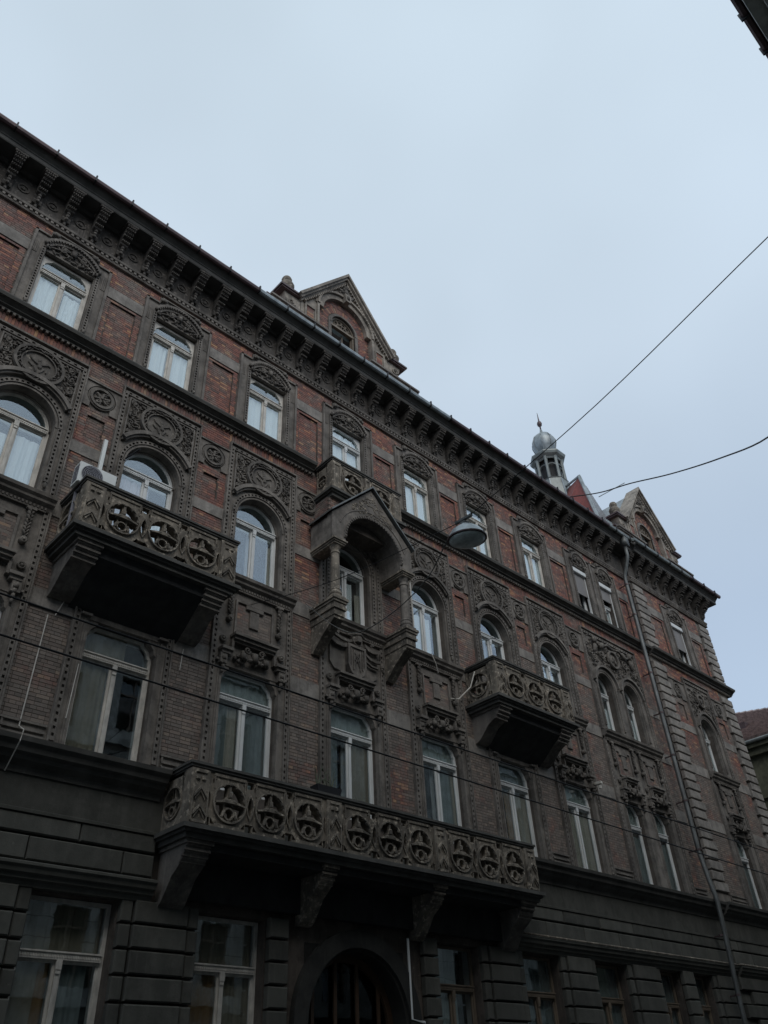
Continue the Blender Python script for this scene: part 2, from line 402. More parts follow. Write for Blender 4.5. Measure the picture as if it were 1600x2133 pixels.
for z in (6.85, 11.75, 16.8, 21.6): inn.box(XL+0.41, XR-0.41, 0.63, 10.89, z, z+0.25)
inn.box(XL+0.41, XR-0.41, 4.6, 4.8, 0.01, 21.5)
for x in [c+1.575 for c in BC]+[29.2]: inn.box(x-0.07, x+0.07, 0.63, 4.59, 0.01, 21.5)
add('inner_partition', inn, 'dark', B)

# ---------- brick work
random.seed(7)
def edges(zone):    # frames (stone) half widths per bay in brick zones
    return
TOPF = [(c-1.05, c+1.05) for c in BC]+[(DC-1.85, DC+1.85)]
ARCF = [(c-1.12, c+1.12) for c in BC]+[(DC-1.88, DC+1.88)]
hz = []
for a, b in TOPF:
    hz.append((a, b, 17.0, 20.05)); m = (a+b)/2
    if b-a < 3: hz.append((m-0.64, m+0.64, 20.0, 20.28))
    else: hz += [(DC-0.86-0.5, DC-0.86+0.5, 20.0, 20.26), (DC+0.86-0.5, DC+0.86+0.5, 20.0, 20.26)]
rec_top = []; bands = []
fr = sorted(TOPF)
for (a, b), (a2, b2) in zip(fr, fr[1:]):
    rec_top.append((b+0.17, a2-0.17, 17.32, 19.06)); bands.append((b, a2, 19.14, 19.54, 0.0))
rec_top.append((fr[-1][1]+0.17, 28.75, 17.32, 19.06)); bands.append((fr[-1][1], 28.9, 19.14, 19.54, 0.0))
hb = [(a, b, p, q) for a, b, p, q, y in bands]
brick_zone((XL, RX-0.02, 17.05, 20.42), 0.03, hz+rec_top+hb+[(XL, fr[0][0]-2, 17, 21)])
for r in rec_top: brick_zone(r, 0.085, (), depth=0.02)
# middle storeys
fa = sorted(ARCF)
hz = [(a, b, 7.0, 16.38) for a, b in fa]
nich = []; rec2 = []; bands2 = []
for (a, b), (a2, b2) in zip(fa, fa[1:]):
    m = (b+a2)/2; w = (a2-b)/2
    nich.append((b, a2, 15.22, 16.0, m, w)); rec2.append((m-w*0.48, m+w*0.48, 14.3, 15.0))
    for z0, z1 in ((13.76, 14.08), (11.92, 12.3), (9.78, 10.18)): bands2.append((b, a2, z0, z1, 0.0))
hn = [(a, b, p, q) for a, b, p, q, m, w in nich]; hb2 = [(a, b, p, q) for a, b, p, q, y in bands2]
sold = [(a, b, 16.38, 16.74) for a, b in fa]
hb2 += [(28.05, 28.9, p, q) for p, q in ((13.76, 14.08), (11.92, 12.3), (9.78, 10.18))]
bands2 += [(28.05, 28.9, p, q, 0.0) for p, q in ((13.76, 14.08), (11.92, 12.3), (9.78, 10.18))]
brick_zone((XL, RX-0.02, 7.52, 16.78), 0.03, hz+hn+rec2+hb2+sold+[(XL, fa[0][0]-2, 7, 17)])
for r in rec2: brick_zone(r, 0.085, (), depth=0.02)
for a, b, p, q in sold:
    x = a
    mo = MB(); mo.box(a, b, 0.04, 0.12, p, q); add('mortar_bed', mo, 'mortar', B)
    while x < b-0.03:
        BR.append((x, min(x+0.066, b), p+0.01, q-0.01, 0.03+random.uniform(-0.003, 0.003))); x += 0.0765
# end bay
yb = 0.03-RP
QL, QR = (RX+0.02, 30.32), (35.1, XR)
e1 = [(C9-1.12, C9+1.12, 17.0, 20.05), (C9-0.5, C9+0.5, 20.0, 20.26), (C9-1.12, C9+1.12, 7.0, 16.38)]
e2 = [(QL[0]-1, QL[1], 7, 21), (QR[0], QR[1]+1, 7, 21)]
side = [(QL[1], C9-1.12), (C9+1.12, QR[0])]
er = [(a+0.2, b-0.2, 17.32, 19.06) for a, b in side]+[((a+b)/2-0.28, (a+b)/2+0.28, 14.3, 15.0) for a, b in side]
eb = [(a, b, p, q) for a, b in side for p, q in ((19.14, 19.54), (13.76, 14.08), (11.92, 12.3), (9.78, 10.18))]
en = [(a, b, 15.22, 16.0) for a, b in side]
brick_zone((RX+0.02, XR, 7.52, 20.42), yb, e1+e2+er+eb+en+[(RX, XR, 16.76, 17.06)])
for r in er: brick_zone(r, yb+0.055, (), depth=0.02)
for a, b, p, q in eb: bands2.append((a, b, p, q, -RP))
for a, b in side: nich.append((a, b, 15.22, 16.0, (a+b)/2, -(b-a)/2))
sbm = {}
for k, (a, b, p, q, y) in enumerate(bands+bands2):
    key = (round(b-a, 2), round(q-p, 2))
    if key not in sbm:
        m = MB(); m.box(-key[0]/2, key[0]/2, 0.005, 0.11, -key[1]/2, key[1]/2); sbm[key] = fixn(m.mesh())
    add('stone_band', sbm[key], 'band', B, ((a+b)/2, y, (p+q)/2))
# T-panels' bricks are laid below; collect first, emit at the end

# ---------- niches with small roundels
ros = MB(); rg = random.Random(3)
ros.ring(0, 15.62, 0.235, 0.30, -0.06, 0.03, 0, 2*PI, 24); ros.ring(0, 15.62, 0.30, 0.34, -0.03, 0.03, 0, 2*PI, 24)
for k in range(6):
    a = k*PI/3+0.3; ros.blob(0.12*math.cos(a), -0.03, 15.62+0.12*math.sin(a), 0.045, 0.04, 0.085, a+PI/2)
ros.blob(0, -0.05, 15.62, 0.05, 0.05, 0.05)
foliage(ros, rg, 26, lambda r: (lambda a, q: (q*math.cos(a), 15.62+q*math.sin(a)))(r.uniform(0, 2*PI), 0.2*math.sqrt(r.random())), -0.0, 0.05, 0.05)
ros_me = fixn(ros.mesh())
def niche_mesh(w):
    m = MB(); rr = min(w-0.02, 0.44)
    # plate with arched underside, rebated round recess
    pts = [(-w, 15.22), (-w, 16.0), (w, 16.0), (w, 15.22)]
    arc = [(0.36*math.cos(t), 15.62+0.36*math.sin(t)) for t in [PI*(-0.25+1.5*i/26) for i in range(27)]]
    poly = [(w, 15.22), (w, 16.0), (-w, 16.0), (-w, 15.22), (arc[-1][0], 15.22)]+list(reversed(arc))+[(arc[0][0], 15.22)]
    m.prism(poly, -0.01, 0.11)
    m.box(-w, w, 0.05, 0.11, 15.23, 15.99)
    m.box(-w, w, -0.05, 0.03, 16.0, 16.05)
    return fixn(m.mesh())
for a, b, p, q, m0, w in nich:
    y = -RP if w < 0 else 0.0
    n = add('niche', niche_mesh(abs(w)), 'stone', B, (m0, y, 0)); add('rosette', ros_me, 'relief', n, (0, 0.03, 0))

# ---------- courses and cornices (profiles swept along the front, stepping out at the end bay)
def course(name, prof, mat='stone', x0=XL, x1=XR, rx=True, endp=0.0, skip=()):
    """prof (y,z) closed polygon, y negative = towards the street"""
    segs = [(x0, x1)]
    for s in skip:
        ns = []
        for p, q in segs:
            if s[1] <= p or s[0] >= q: ns.append((p, q)); continue
            if s[0] > p: ns.append((p, s[0]))
            if s[1] < q: ns.append((s[1], q))
        segs = ns
    for p, q in segs:
        m = MB()
        if rx and p < RX < q:
            m.prismx(prof, p, RX); m.prismx([(y-RP if y < 0.1 else y, z+0.0) for y, z in prof], RX+0.001, q+endp)
        else: m.prismx(prof, p, q)
        o = add(name, m, mat, B)
    return o
CB = (BC[4]-1.45, BC[4]+1.45)
def saw(z0, prof): return [(y, z0+z) for y, z in prof]
course('sill_cornice', [(0.1, 16.76), (-0.06, 16.76), (-0.06, 16.80), (-0.13, 16.83), (-0.13, 16.86), (-0.24, 16.93), (-0.27, 16.93), (-0.30, 17.0), (-0.30, 17.03), (0.1, 17.07)], 'rail', skip=[CB], endp=0.28)
course('string_course', [(0.1, 20.40), (-0.05, 20.40), (-0.07, 20.44), (-0.03, 20.455), (-0.03, 20.545), (-0.09, 20.56), (-0.11, 20.62), (-0.03, 20.65), (0.1, 20.65)], 'stone', endp=0.1)
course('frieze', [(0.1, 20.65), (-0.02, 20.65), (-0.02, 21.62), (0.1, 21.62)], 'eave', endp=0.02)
course('main_cornice', [(0.3, 21.62), (-0.10, 21.62), (-0.16, 21.70), (-0.60, 21.70), (-0.62, 21.73), (-0.62, 21.84), (-0.65, 21.86), (-0.65, 21.89), (-0.70, 21.93), (-0.77, 22.0), (-0.79, 22.0), (-0.79, 22.06), (0.3, 22.14)], 'rail', endp=0.72)
course('first_floor_cornice', [(0.1, 6.62), (-0.05, 6.62), (-0.08, 6.72), (-0.20, 6.80), (-0.22, 6.86), (-0.30, 6.90), (-0.33, 6.98), (-0.40, 7.04), (-0.42, 7.12), (0.1, 7.19)], 'rail', endp=0.4, skip=[(7.55, 17.95)])
course('fascia', [(0.1, 6.06), (-0.02, 6.06), (-0.02, 6.62), (0.1, 6.62)], 'base', endp=0.02)
course('block_ledge', [(0.1, 6.0), (-0.08, 6.0), (-0.09, 6.05), (-0.02, 6.075), (0.1, 6.075)], 'base', endp=0.05)
course('ground_floor_cornice', [(0.1, 4.88), (-0.04, 4.88), (-0.06, 4.95), (-0.12, 4.98), (-0.12, 5.03), (-0.18, 5.06), (-0.20, 5.12), (-0.24, 5.16), (-0.24, 5.20), (-0.05, 5.26), (0.1, 5.26)], 'base', endp=0.2, skip=[(7.62, 17.85)])
course('plinth_render', [(0.1, 7.19), (0.0, 7.19), (0.0, 7.5), (0.1, 7.5)], 'stone', endp=0.0, skip=[(a, b) for a, b in fa]+[(C9-1.12, C9+1.12)])
dn = MB()
def dentils(z0, z1, y0, y1, w, pitch, x0, x1, skip=None):
    x = x0
    while x < x1:
        if not (skip and skip[0] < x < skip[1]):
            d = -RP if x > RX else 0
            dn.box(x, x+w, y0+d, y1+d, z0, z1)
        x += pitch
dentils(16.70, 16.77, -0.07, 0.05, 0.06, 0.13, 0.6, XR, CB)
dentils(20.46, 20.54, -0.085, -0.02, 0.07, 0.14, -1.0, XR)
add('dentils', dn, 'stone', B, kind='stuff')

# groove pairs below first floor brick
for (a, b), (a2, b2) in list(zip(fa, fa[1:]))+[((0, 28.02), (28.95, 0)), ((0, QL[1]), (C9-1.12, 0)), ((0, C9+1.12), (QR[0], 0))]:
    d = -RP if b > 29 else 0; vs = MB()
    for z in (7.26, 7.36): vs.box(b+0.06, a2-0.06, d-0.05, d+0.02, z, z+0.045)
    vs.box(b+0.03, a2-0.03, d-0.04, d+0.02, 7.5, 7.54); vs.box(b+0.06, b+0.1, d-0.03, d+0.02, 7.24, 7.5)
    add('groove_moulding', vs, 'stone', B)

# ---------- cornice brackets
bk = MB()
prof = [(0.0, 20.78), (-0.10, 20.80), (-0.14, 20.88), (-0.10, 20.98), (-0.16, 21.06), (-0.26, 21.10), (-0.30, 21.2), (-0.26, 21.27), (-0.36, 21.3), (-0.42, 21.38), (-0.50, 21.42), (-0.52, 21.5), (-0.57, 21.55), (-0.57, 21.69), (0.0, 21.69)]
bk.prismx(prof, -0.13, 0.13)
for k, (z, y, w) in enumerate(((21.66, -0.60, 0.19), (21.58, -0.59, 0.17), (21.5, -0.55, 0.16), (21.42, -0.47, 0.15), (21.34, -0.42, 0.15), (21.2, -0.33, 0.14))):
    n = 5
    for i in range(n): x = -w+2*w*(i+0.5)/n; bk.blob(x, y+0.01, z-0.02, w/n*1.05, 0.05, 0.045)
bk.box(-0.2, 0.2, -0.6, 0, 21.63, 21.697)
for i in range(4): bk.blob(0, -0.16-0.02*i, 20.86+0.09*i, 0.07, 0.05, 0.06)
bk.blob(0, -0.06, 20.74, 0.06, 0.05, 0.09); bk.blob(0.09, -0.03, 20.82, 0.04, 0.03, 0.09, 0.7); bk.blob(-0.09, -0.03, 20.82, 0.04, 0.03, 0.09, -0.7)
bk.v = [(x*0.86, y, z) for x, y, z in bk.v]; bk_me = fixn(bk.mesh())
x = 1.11-0.783*3
while x < 36.2:
    if not (28.2 < x < 28.75):
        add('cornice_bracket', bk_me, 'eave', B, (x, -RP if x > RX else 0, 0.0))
    x += 0.783 if x < 28 else 0.745
cf = MB()   # coffers / rosettes between brackets on the frieze
x = 1.11-0.783*2.5
while x < 28.4:
    cf.ring(x, 21.15, 0.12, 0.16, -0.05, -0.02, 0, 2*PI, 12); cf.blob(x, -0.04, 21.15, 0.07, 0.03, 0.07); x += 0.783
add('frieze_rosettes', cf, 'eave', B, kind='stuff')

# ---------- gutter
gm = MB(); GP = [(-0.79, 22.03), (-0.80, 22.0), (-0.86, 21.985), (-0.91, 22.02), (-0.93, 22.08), (-0.93, 22.12), (-0.90, 22.14), (-0.79, 22.15)]
gm.prismx(GP, XL, 8.3); add('gutter', gm, 'rust', B)
gm = MB(); gm.prismx(GP, 8.3, 16.9); add('gutter', gm, 'zinc', B)
gm = MB(); gm.prismx(GP, 16.9, 27.2); add('gutter', gm, 'rust', B)
gm = MB(); gm.prismx(GP, 27.2, 29.0); gm.prismx([(y-RP, z) for y, z in GP], 29.0, 33.9); add('gutter', gm, 'zincd', B)
gm = MB(); gm.prismx([(y-RP, z) for y, z in GP], 33.9, 36.95); add('gutter', gm, 'rust', B)
hm = MB(); hm.box(-0.02, 0.02, -0.955, -0.78, 21.97, 22.2); hme = fixn(hm.mesh())
x = -0.35
while x < 36.5:
    add('gutter_hook', hme, 'black', B, (x, -RP if x > 29 else 0, 0)); x += 1.08
# ---------- ground floor blocks
blocks = []
def bchain(x0, x1, zs, y, lens, start=0.0):
    for i, (z0, z1) in enumerate(zs):
        x = x0-(lens*0.5 if i % 2 else 0)-start
        while x < x1:
            a, b = max(x, x0)+0.012, min(x+lens, x1)-0.012
            if b-a > 0.08: blocks.append((a, b, z0+0.012, z1-0.012, y))
            x += lens
for (a, b, y) in ((0.5, 7.6, 0.0), (17.9, RX, 0.0), (RX, XR, -RP)):
    bchain(a, b, [(5.27, 5.66), (5.68, 6.0)], y, 1.72, 0.4)
gr = sorted((c-h, c+h) for c, h in GRDW+[(PX, PR+0.5)])
zs = [(4.90-0.39*(k+1), 4.90-0.39*k) for k in range(12)]
for (a, b), (a2, b2) in list(zip(gr, gr[1:]))+[(gr[-1], (XR+0.0, 0))]:
    w = a2-b
    if b < 0.5: continue
    spl = [(b, b+0.25), (b+0.25, a2-0.25), (a2-0.25, a2)] if w > 1.2 else [(b, a2)]
    for si, (p, q) in enumerate(spl):
        for k, (z0, z1) in enumerate(zs):
            if q-p > 2 and True:
                mid = p+(q-p)*(0.5 if k % 2 else 0.33); parts = [(p, mid), (mid, q)]
            else: parts = [(p, q)]
            for u, v in parts:
                yy = 0.03 if (len(spl) == 3 and si != 1) else -0.02
                if (u+v)/2 > RX: yy -= RP
                blocks.append((u+0.015, v-0.015, z0+0.03, z1-0.01, yy))
bme = {}
low = MB()
for a, b, p, q, y in blocks:
    if q < 2.7: low.box(a, b, y-0.055, y+0.09, p, q, 0.022); continue
    key = (round(b-a, 2), round(q-p, 2))
    if key not in bme:
        m = MB(); m.box(-key[0]/2, key[0]/2, -0.055, 0.09, -key[1]/2, key[1]/2, 0.022); bme[key] = fixn(m.mesh())
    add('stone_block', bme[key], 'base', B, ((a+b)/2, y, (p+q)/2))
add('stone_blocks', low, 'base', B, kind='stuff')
# portal
pm = MB()
pm.ring(PX, PZ, PR, PR+0.34, -0.06, 0.12, 0, PI, 26); pm.ring(PX, PZ, PR-0.06, PR, 0.02, 0.5, 0, PI, 26)
for s in (-1, 1): pm.box(*sorted((PX+s*PR, PX+s*(PR+0.34))), -0.06, 0.12, 0, PZ)
top = PZ+PR+0.02
for i in range(26):
    a0, a1 = PI*i/26, PI*(i+1)/26
    p0, p1 = (PX+PR*math.cos(a0), PZ+PR*math.sin(a0)), (PX+PR*math.cos(a1), PZ+PR*math.sin(a1))
    pm.prism([p0, p1, (p1[0], top), (p0[0], top)], 0.09, 0.61)
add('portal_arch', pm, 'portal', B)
dm = MB(); dm.box(PX-PR, PX+PR, 0.45, 0.52, 0, PZ-0.1); dm.ring(PX, PZ, PR-0.2, PR, 0.42, 0.5, 0, PI, 20); dm.box(PX-PR, PX+PR, 0.42, 0.5, PZ-0.12, PZ+0.02)
for x in (-0.9, -0.3, 0.3, 0.9): dm.box(PX+x-0.04, PX+x+0.04, 0.41, 0.45, 0, PZ+math.sqrt(PR**2-x*x)-0.1)
door = add('door', dm, 'wood', B)
dk = MB(); dk.box(PX-PR, PX+PR, 0.5, 0.505, PZ, PZ+PR); add('pane', dk, 'oglass', door)

# ---------- quoins
qm = {}
for (a, b) in (QL, QR):
    k = 0; z = 7.56
    while z < 20.35:
        if 16.55 < z < 17.06: z = 17.09; continue
        h = 0.30
        if (z < 16.75 < z+h) or z+h > 20.4: z += 0.36; continue
        ww = b-a-(0.16 if k % 2 else 0.0)
        key = round(ww, 3)
        if key not in qm:
            m = MB(); m.box(-ww/2, ww/2, -0.10, 0.09, 0, h, 0.02); qm[key] = fixn(m.mesh())
        cx = (a+a+ww)/2 if a < 33 else (b+b-ww)/2
        add('quoin', qm[key], 'band', B, (cx, -RP+0.02, z)); z += 0.358; k += 1
for (a, b) in (QL, QR): qs = MB(); qs.box(a, b, 0.055-RP, 0.10, 7.5, 20.4); add('quoin_backing', qs, 'stone', B)

# ---------- window surrounds
def foliage_rect(mb, seed, n, x0, x1, z0, z1, y0, amp, size, cond=None):
    rg = random.Random(seed)
    def fn(r):
        x, z = r.uniform(x0, x1), r.uniform(z0, z1)
        return (x, z) if (cond is None or cond(x, z)) else None
    foliage(mb, rg, n, fn, y0, amp, size)
def surround_top(hw, W_, opening):
    """top storey frame, local x, z absolute. returns stone mesh + carved mesh"""
    m = MB(); r = MB()
    for a, b, p, q in rect_minus((-W_, W_, 17.07, 20.05), [opening]): m.box(a, b, 0, 0.11, p, q)
    bw = hw+0.0
    m.box(-bw, bw, 0, 0.11, 20.05, 20.28)
    for s in (-1, 1):
        m.box(*sorted((s*(W_-0.07), s*W_)), -0.05, 0.0, 17.07, 20.05)
        m.box(*sorted((s*bw, s*W_)), -0.05, 0.0, 19.99, 20.05)
        m.box(*sorted((s*(bw-0.05), s*bw)), -0.05, 0.0, 20.05, 20.28)
        # fluting at the head of the stile
        xf = s*(hw+0.30-0.04)
        for k in (-0.045, 0, 0.045): m.box(xf+k-0.012, xf+k+0.012, -0.02, 0, 19.2, 19.66)
        # studded inner strip
        studs_line(m, s*(hw+0.075), 17.42, 19.62, 0.05, 0.10, 0.055, -0.05, 0.01)
        r.blob(s*(hw+0.075), -0.05, 17.36, 0.05, 0.05, 0.07)
        r.blob(s*(hw-0.12), -0.07, 20.16, 0.12, 0.05, 0.07, s*0.4); r.blob(s*(hw-0.04), -0.08, 20.1, 0.05, 0.05, 0.05)
        r.blob(s*(hw+0.07), -0.09, 19.66, 0.07, 0.06, 0.07); r.blob(s*(hw+0.02), -0.08, 19.56, 0.04, 0.04, 0.08)
    m.box(-bw, bw, -0.05, 0, 20.24, 20.28)
    ch = hw+0.09; rise = 0.42; R = (ch*ch+rise*rise)/(2*rise); cz = 20.1-R; a0 = math.asin((19.68-cz)/R)
    m.ring(0, cz, R-0.05, R+0.02, -0.13, 0.0, a0, PI-a0, 20)
    m.ring(0, cz, R-0.16, R-0.05, -0.08, 0.0, a0, PI-a0, 20)
    k = int(R*(PI-2*a0)/0.085)
    for i in range(k):
        a = a0+(PI-2*a0)*(i+0.5)/k; m.ring(0, cz, R-0.10, R-0.05, -0.14, -0.02, a-0.02, a+0.02, 1)
    cond = lambda x, z: (x*x+(z-cz)**2) < (R-0.12)**2
    foliage_rect(r, 5, 70, -hw*0.95, hw*0.95, 19.53, 20.05, 0.01, 0.07, 0.07, cond)
    for s in (-1, 1):
        scroll(r, s*0.28, 19.76, 0.12, 1.4, 0 if s > 0 else PI, -s, -0.06, 0.02)
        r.tube([(s*0.1, -0.06, 19.80), (s*0.3, -0.07, 19.70), (s*0.52, -0.05, 19.62), (s*(hw), -0.03, 19.56)], 0.026, 5)
    r.blob(0, -0.08, 19.80, 0.09, 0.07, 0.12)
    return fixn(m.mesh()), fixn(r.mesh(True))
top_me = surround_top(0.65, 1.05, (-0.65, 0.65, 17.0, 19.45))
topn_me = surround_top(0.54, 1.12, (-0.56, 0.56, 17.0, 19.45))
for i, c in enumerate(BC):
    s = add('window_surround', top_me[0], 'stone', B, (c, 0, 0)); add('carving', top_me[1], 'relief', s, kind='stuff')
s = add('window_surround', topn_me[0], 'stone', B, (C9, -RP, 0)); add('carving', topn_me[1], 'relief', s, kind='stuff')
hdb = surround_top(0.46, 0.925, (-0.5, 0.5, 17.0, 19.45))
for dx in (-0.925, 0.925):
    s = add('window_surround', hdb[0], 'stone', B, (DC+dx*1.0, 0, 0)); add('carving', hdb[1], 'relief', s, kind='stuff')

def arch_fill(m, hw, cz, ztop, y0, y1, x=0, n=22):
    for i in range(n):
        a0, a1 = PI*i/n, PI*(i+1)/n
        p0, p1 = (x+hw*math.cos(a0), cz+hw*math.sin(a0)), (x+hw*math.cos(a1), cz+hw*math.sin(a1))
        m.prism([p0, p1, (p1[0], ztop), (p0[0], ztop)], y0, y1)
ZS = 14.15
def arch_core(m, x, hw, studs=True):
    arch_fill(m, hw, ZS, ZS+hw+0.09, 0.0, 0.55, x)
    m.ring(x, ZS, hw-0.03, hw, 0.20, 0.259, 0, PI, 22)
    m.ring(x, ZS, hw+0.0, hw+0.05, -0.02, 0.0, 0, PI, 22)
    if studs:
        studs_arc(m, x, ZS, hw+0.115, 0, PI, 0.05, 0.115, 0.058, -0.045, 0.0)
        for s in (-1, 1): studs_line(m, x+s*(hw+0.115), 12.62, ZS-0.02, 0.05, 0.115, 0.058, -0.045, 0.0)
def surround_arch():
    m = MB(); r = MB(); ro = MB(); hw = 0.72
    for a, b, p, q in rect_minus((-1.12, 1.12, 12.25, 16.38), [(-hw, hw, 12.2, ZS+hw+0.08)]): m.box(a, b, 0, 0.11, p, q)
    arch_core(m, 0, hw)
    for s in (-1, 1):
        m.box(*sorted((s*1.085, s*1.12)), -0.075, 0, 12.25, 16.38)
        studs_line(m, s*1.03, 12.28, 16.15, 0.05, 0.125, 0.062, -0.05, 0)
        m.box(*sorted((s*0.89, s*0.925)), -0.07, 0, 14.68, 16.08)
        r.blob(s*(hw+0.115), -0.04, 12.52, 0.05, 0.04, 0.09)
    m.box(-1.085, 1.085, -0.075, 0, 16.33, 16.38); m.box(-0.89, 0.89, -0.07, 0, 16.05, 16.08)
    studs_row(m, 16.2, -1.06, 1.06, 0.05, 0.17, 0.07, -0.05, 0)
    aa = math.acos(0.90/1.08)
    m.ring(0, ZS, 1.03, 1.13, -0.14, 0, aa, PI-aa, 22); m.ring(0, ZS, 0.98, 1.03, -0.09, 0, aa, PI-aa, 22)
    # carved spandrels
    cond = lambda x, z: (x*x+(z-ZS)**2) > 1.16**2 and ((x/0.62)**2+((z-15.6)/0.56)**2) > 1
    foliage_rect(r, 11, 210, -0.88, 0.88, 14.75, 16.04, 0.0, 0.07, 0.055, cond)
    for s in (-1, 1):
        for (cx, cz, rr, a) in ((0.76, 15.9, 0.10, 0.4), (0.78, 15.62, 0.10, 2.4), (0.79, 15.3, 0.09, 4.0), (0.8, 15.02, 0.07, 1.2), (0.5, 15.08, 0.08, 0.3)):
            scroll(r, s*cx, cz, rr, 1.5, a if s > 0 else PI-a, s, -0.05, 0.016)
    # roundel
    ro.ring(0, 15.6, 0.52, 0.585, -0.13, 0, 0, 2*PI, 30, 1.0, 0.93); ro.ring(0, 15.6, 0.385, 0.415, -0.10, 0, 0, 2*PI, 30, 1.0, 0.93)
    ro.ring(0, 15.6, 0.0, 0.385, -0.05, 0, 0, 2*PI, 30, 1.0, 0.93)
    rg = random.Random(4)
    for k in range(64):
        a = 2*PI*k/64; q = 0.468+rg.uniform(-0.035, 0.035)
        ro.blob(q*math.cos(a), -0.08-rg.uniform(0, 0.04), 15.6+0.93*q*math.sin(a), 0.022, 0.03, 0.045, a+rg.uniform(-0.8, 0.8))
    fg = MB()
    for (x, z, rx, rz, an) in ((0, 15.76, 0.05, 0.06, 0), (0.02, 15.62, 0.07, 0.12, 0.2), (-0.1, 15.66, 0.03, 0.11, 1.1), (0.13, 15.68, 0.03, 0.12, -1.0), (-0.06, 15.46, 0.035, 0.12, 0.4), (0.09, 15.46, 0.035, 0.12, -0.5), (-0.18, 15.54, 0.03, 0.08, 0.9), (0.19, 15.5, 0.03, 0.06, 0), (-0.2, 15.74, 0.03, 0.05, 0.4), (0.22, 15.72, 0.025, 0.05, 0.8)):
        fg.blob(x, -0.06, z, rx, 0.035, rz, an)
    for k in range(5): fg.blob(-0.16+0.08*k, -0.05, 15.35+0.015*(k % 2), 0.04, 0.02, 0.02)
    ro.v, ro.f = ro.v, ro.f
    b = len(ro.v); ro.v += fg.v; ro.f += [tuple(b+i for i in f) for f in fg.f]
    return fixn(m.mesh()), fixn(r.mesh(True)), fixn(ro.mesh())
arc_me = surround_arch()
for i, c in enumerate(BC):
    s = add('window_surround', arc_me[0], 'stone', B, (c, 0, 0))
    if i != 4: add('carving', arc_me[1], 'relief', s, kind='stuff'); add('roundel', arc_me[2], 'relief', s)
def surround_arch_special(W_, xs, hw, seed):
    m = MB(); r = MB()
    for a, b, p, q in rect_minus((-W_, W_, 12.25, 16.38), [(x-hw, x+hw, 12.2, ZS+hw+0.08) for x in xs]): m.box(a, b, 0, 0.11, p, q)
    for x in xs:
        arch_core(m, x, hw, False)
        studs_line(m, x-hw-0.09, 12.5, ZS, 0.04, 0.1, 0.05, -0.045, 0); studs_line(m, x+hw+0.09, 12.5, ZS, 0.04, 0.1, 0.05, -0.045, 0)
        m.ring(x, ZS, hw+0.20, hw+0.28, -0.13, 0, 0.1, PI-0.1, 22); m.ring(x, ZS, hw+0.06, hw+0.2, -0.04, 0, 0.0, PI, 22)
    for s in (-1, 1):
        m.box(*sorted((s*(W_-0.035), s*W_)), -0.075, 0, 12.25, 16.38); studs_line(m, s*(W_-0.09), 12.28, 16.15, 0.05, 0.125, 0.062, -0.05, 0)
    m.box(-W_+0.035, W_-0.035, -0.075, 0, 16.33, 16.38); studs_row(m, 16.2, -W_+0.06, W_-0.06, 0.05, 0.17, 0.07, -0.05, 0)
    cond = lambda x, z: all(((x-xx)**2+(z-ZS)**2) > (hw+0.31)**2 for xx in xs)
    foliage_rect(r, seed, int(150*W_), -W_+0.18, W_-0.18, 14.6, 16.05, 0.0, 0.08, 0.06, cond)
    if len(xs) == 2:
        r.ring(0, 15.45, 0.30, 0.38, -0.14, 0, 0, 2*PI, 22); r.ring(0, 15.45, 0, 0.3, -0.07, 0, 0, 2*PI, 22)
        for (x, z) in ((0, 15.5), (0.1, 15.36), (-0.1, 15.38)): r.blob(x, -0.1, z, 0.07, 0.05, 0.1, x*4)
        for s in (-1, 1):
            r.blob(s*1.2, -0.14, 15.95, 0.13, 0.12, 0.15); r.blob(s*0.75, -0.14, 15.82, 0.14, 0.10, 0.2, s*0.9); r.blob(s*1.25, -0.12, 15.6, 0.10, 0.1, 0.24, s*0.3); scroll(r, s*0.8, 15.45, 0.2, 1.6, 1.0, s, -0.08, 0.035); scroll(r, s*1.35, 15.2, 0.16, 1.5, 2.0, -s, -0.08, 0.03)
            r.tube([(0, -0.12, 15.9), (s*0.4, -0.16, 15.95), (s*0.8, -0.14, 15.75), (s*1.2, -0.12, 15.9)], 0.05, 6)
    else:
        r.ring(0, 15.5, 0.24, 0.31, -0.13, 0, 0, 2*PI, 20); r.ring(0, 15.5, 0, 0.24, -0.06, 0, 0, 2*PI, 20)
        r.blob(0, -0.1, 15.5, 0.09, 0.05, 0.14)
    return fixn(m.mesh()), fixn(r.mesh(True))
sp = surround_arch_special(1.88, (-0.86, 0.86), 0.52, 21)
s = add('window_surround', sp[0], 'stone', B, (DC, 0, 0)); add('carving', sp[1], 'relief', s, kind='stuff')
sp = surround_arch_special(1.12, (0.0,), 0.56, 22)
s = add('window_surround', sp[0], 'stone', B, (C9, -RP, 0)); add('carving', sp[1], 'relief', s, kind='stuff')

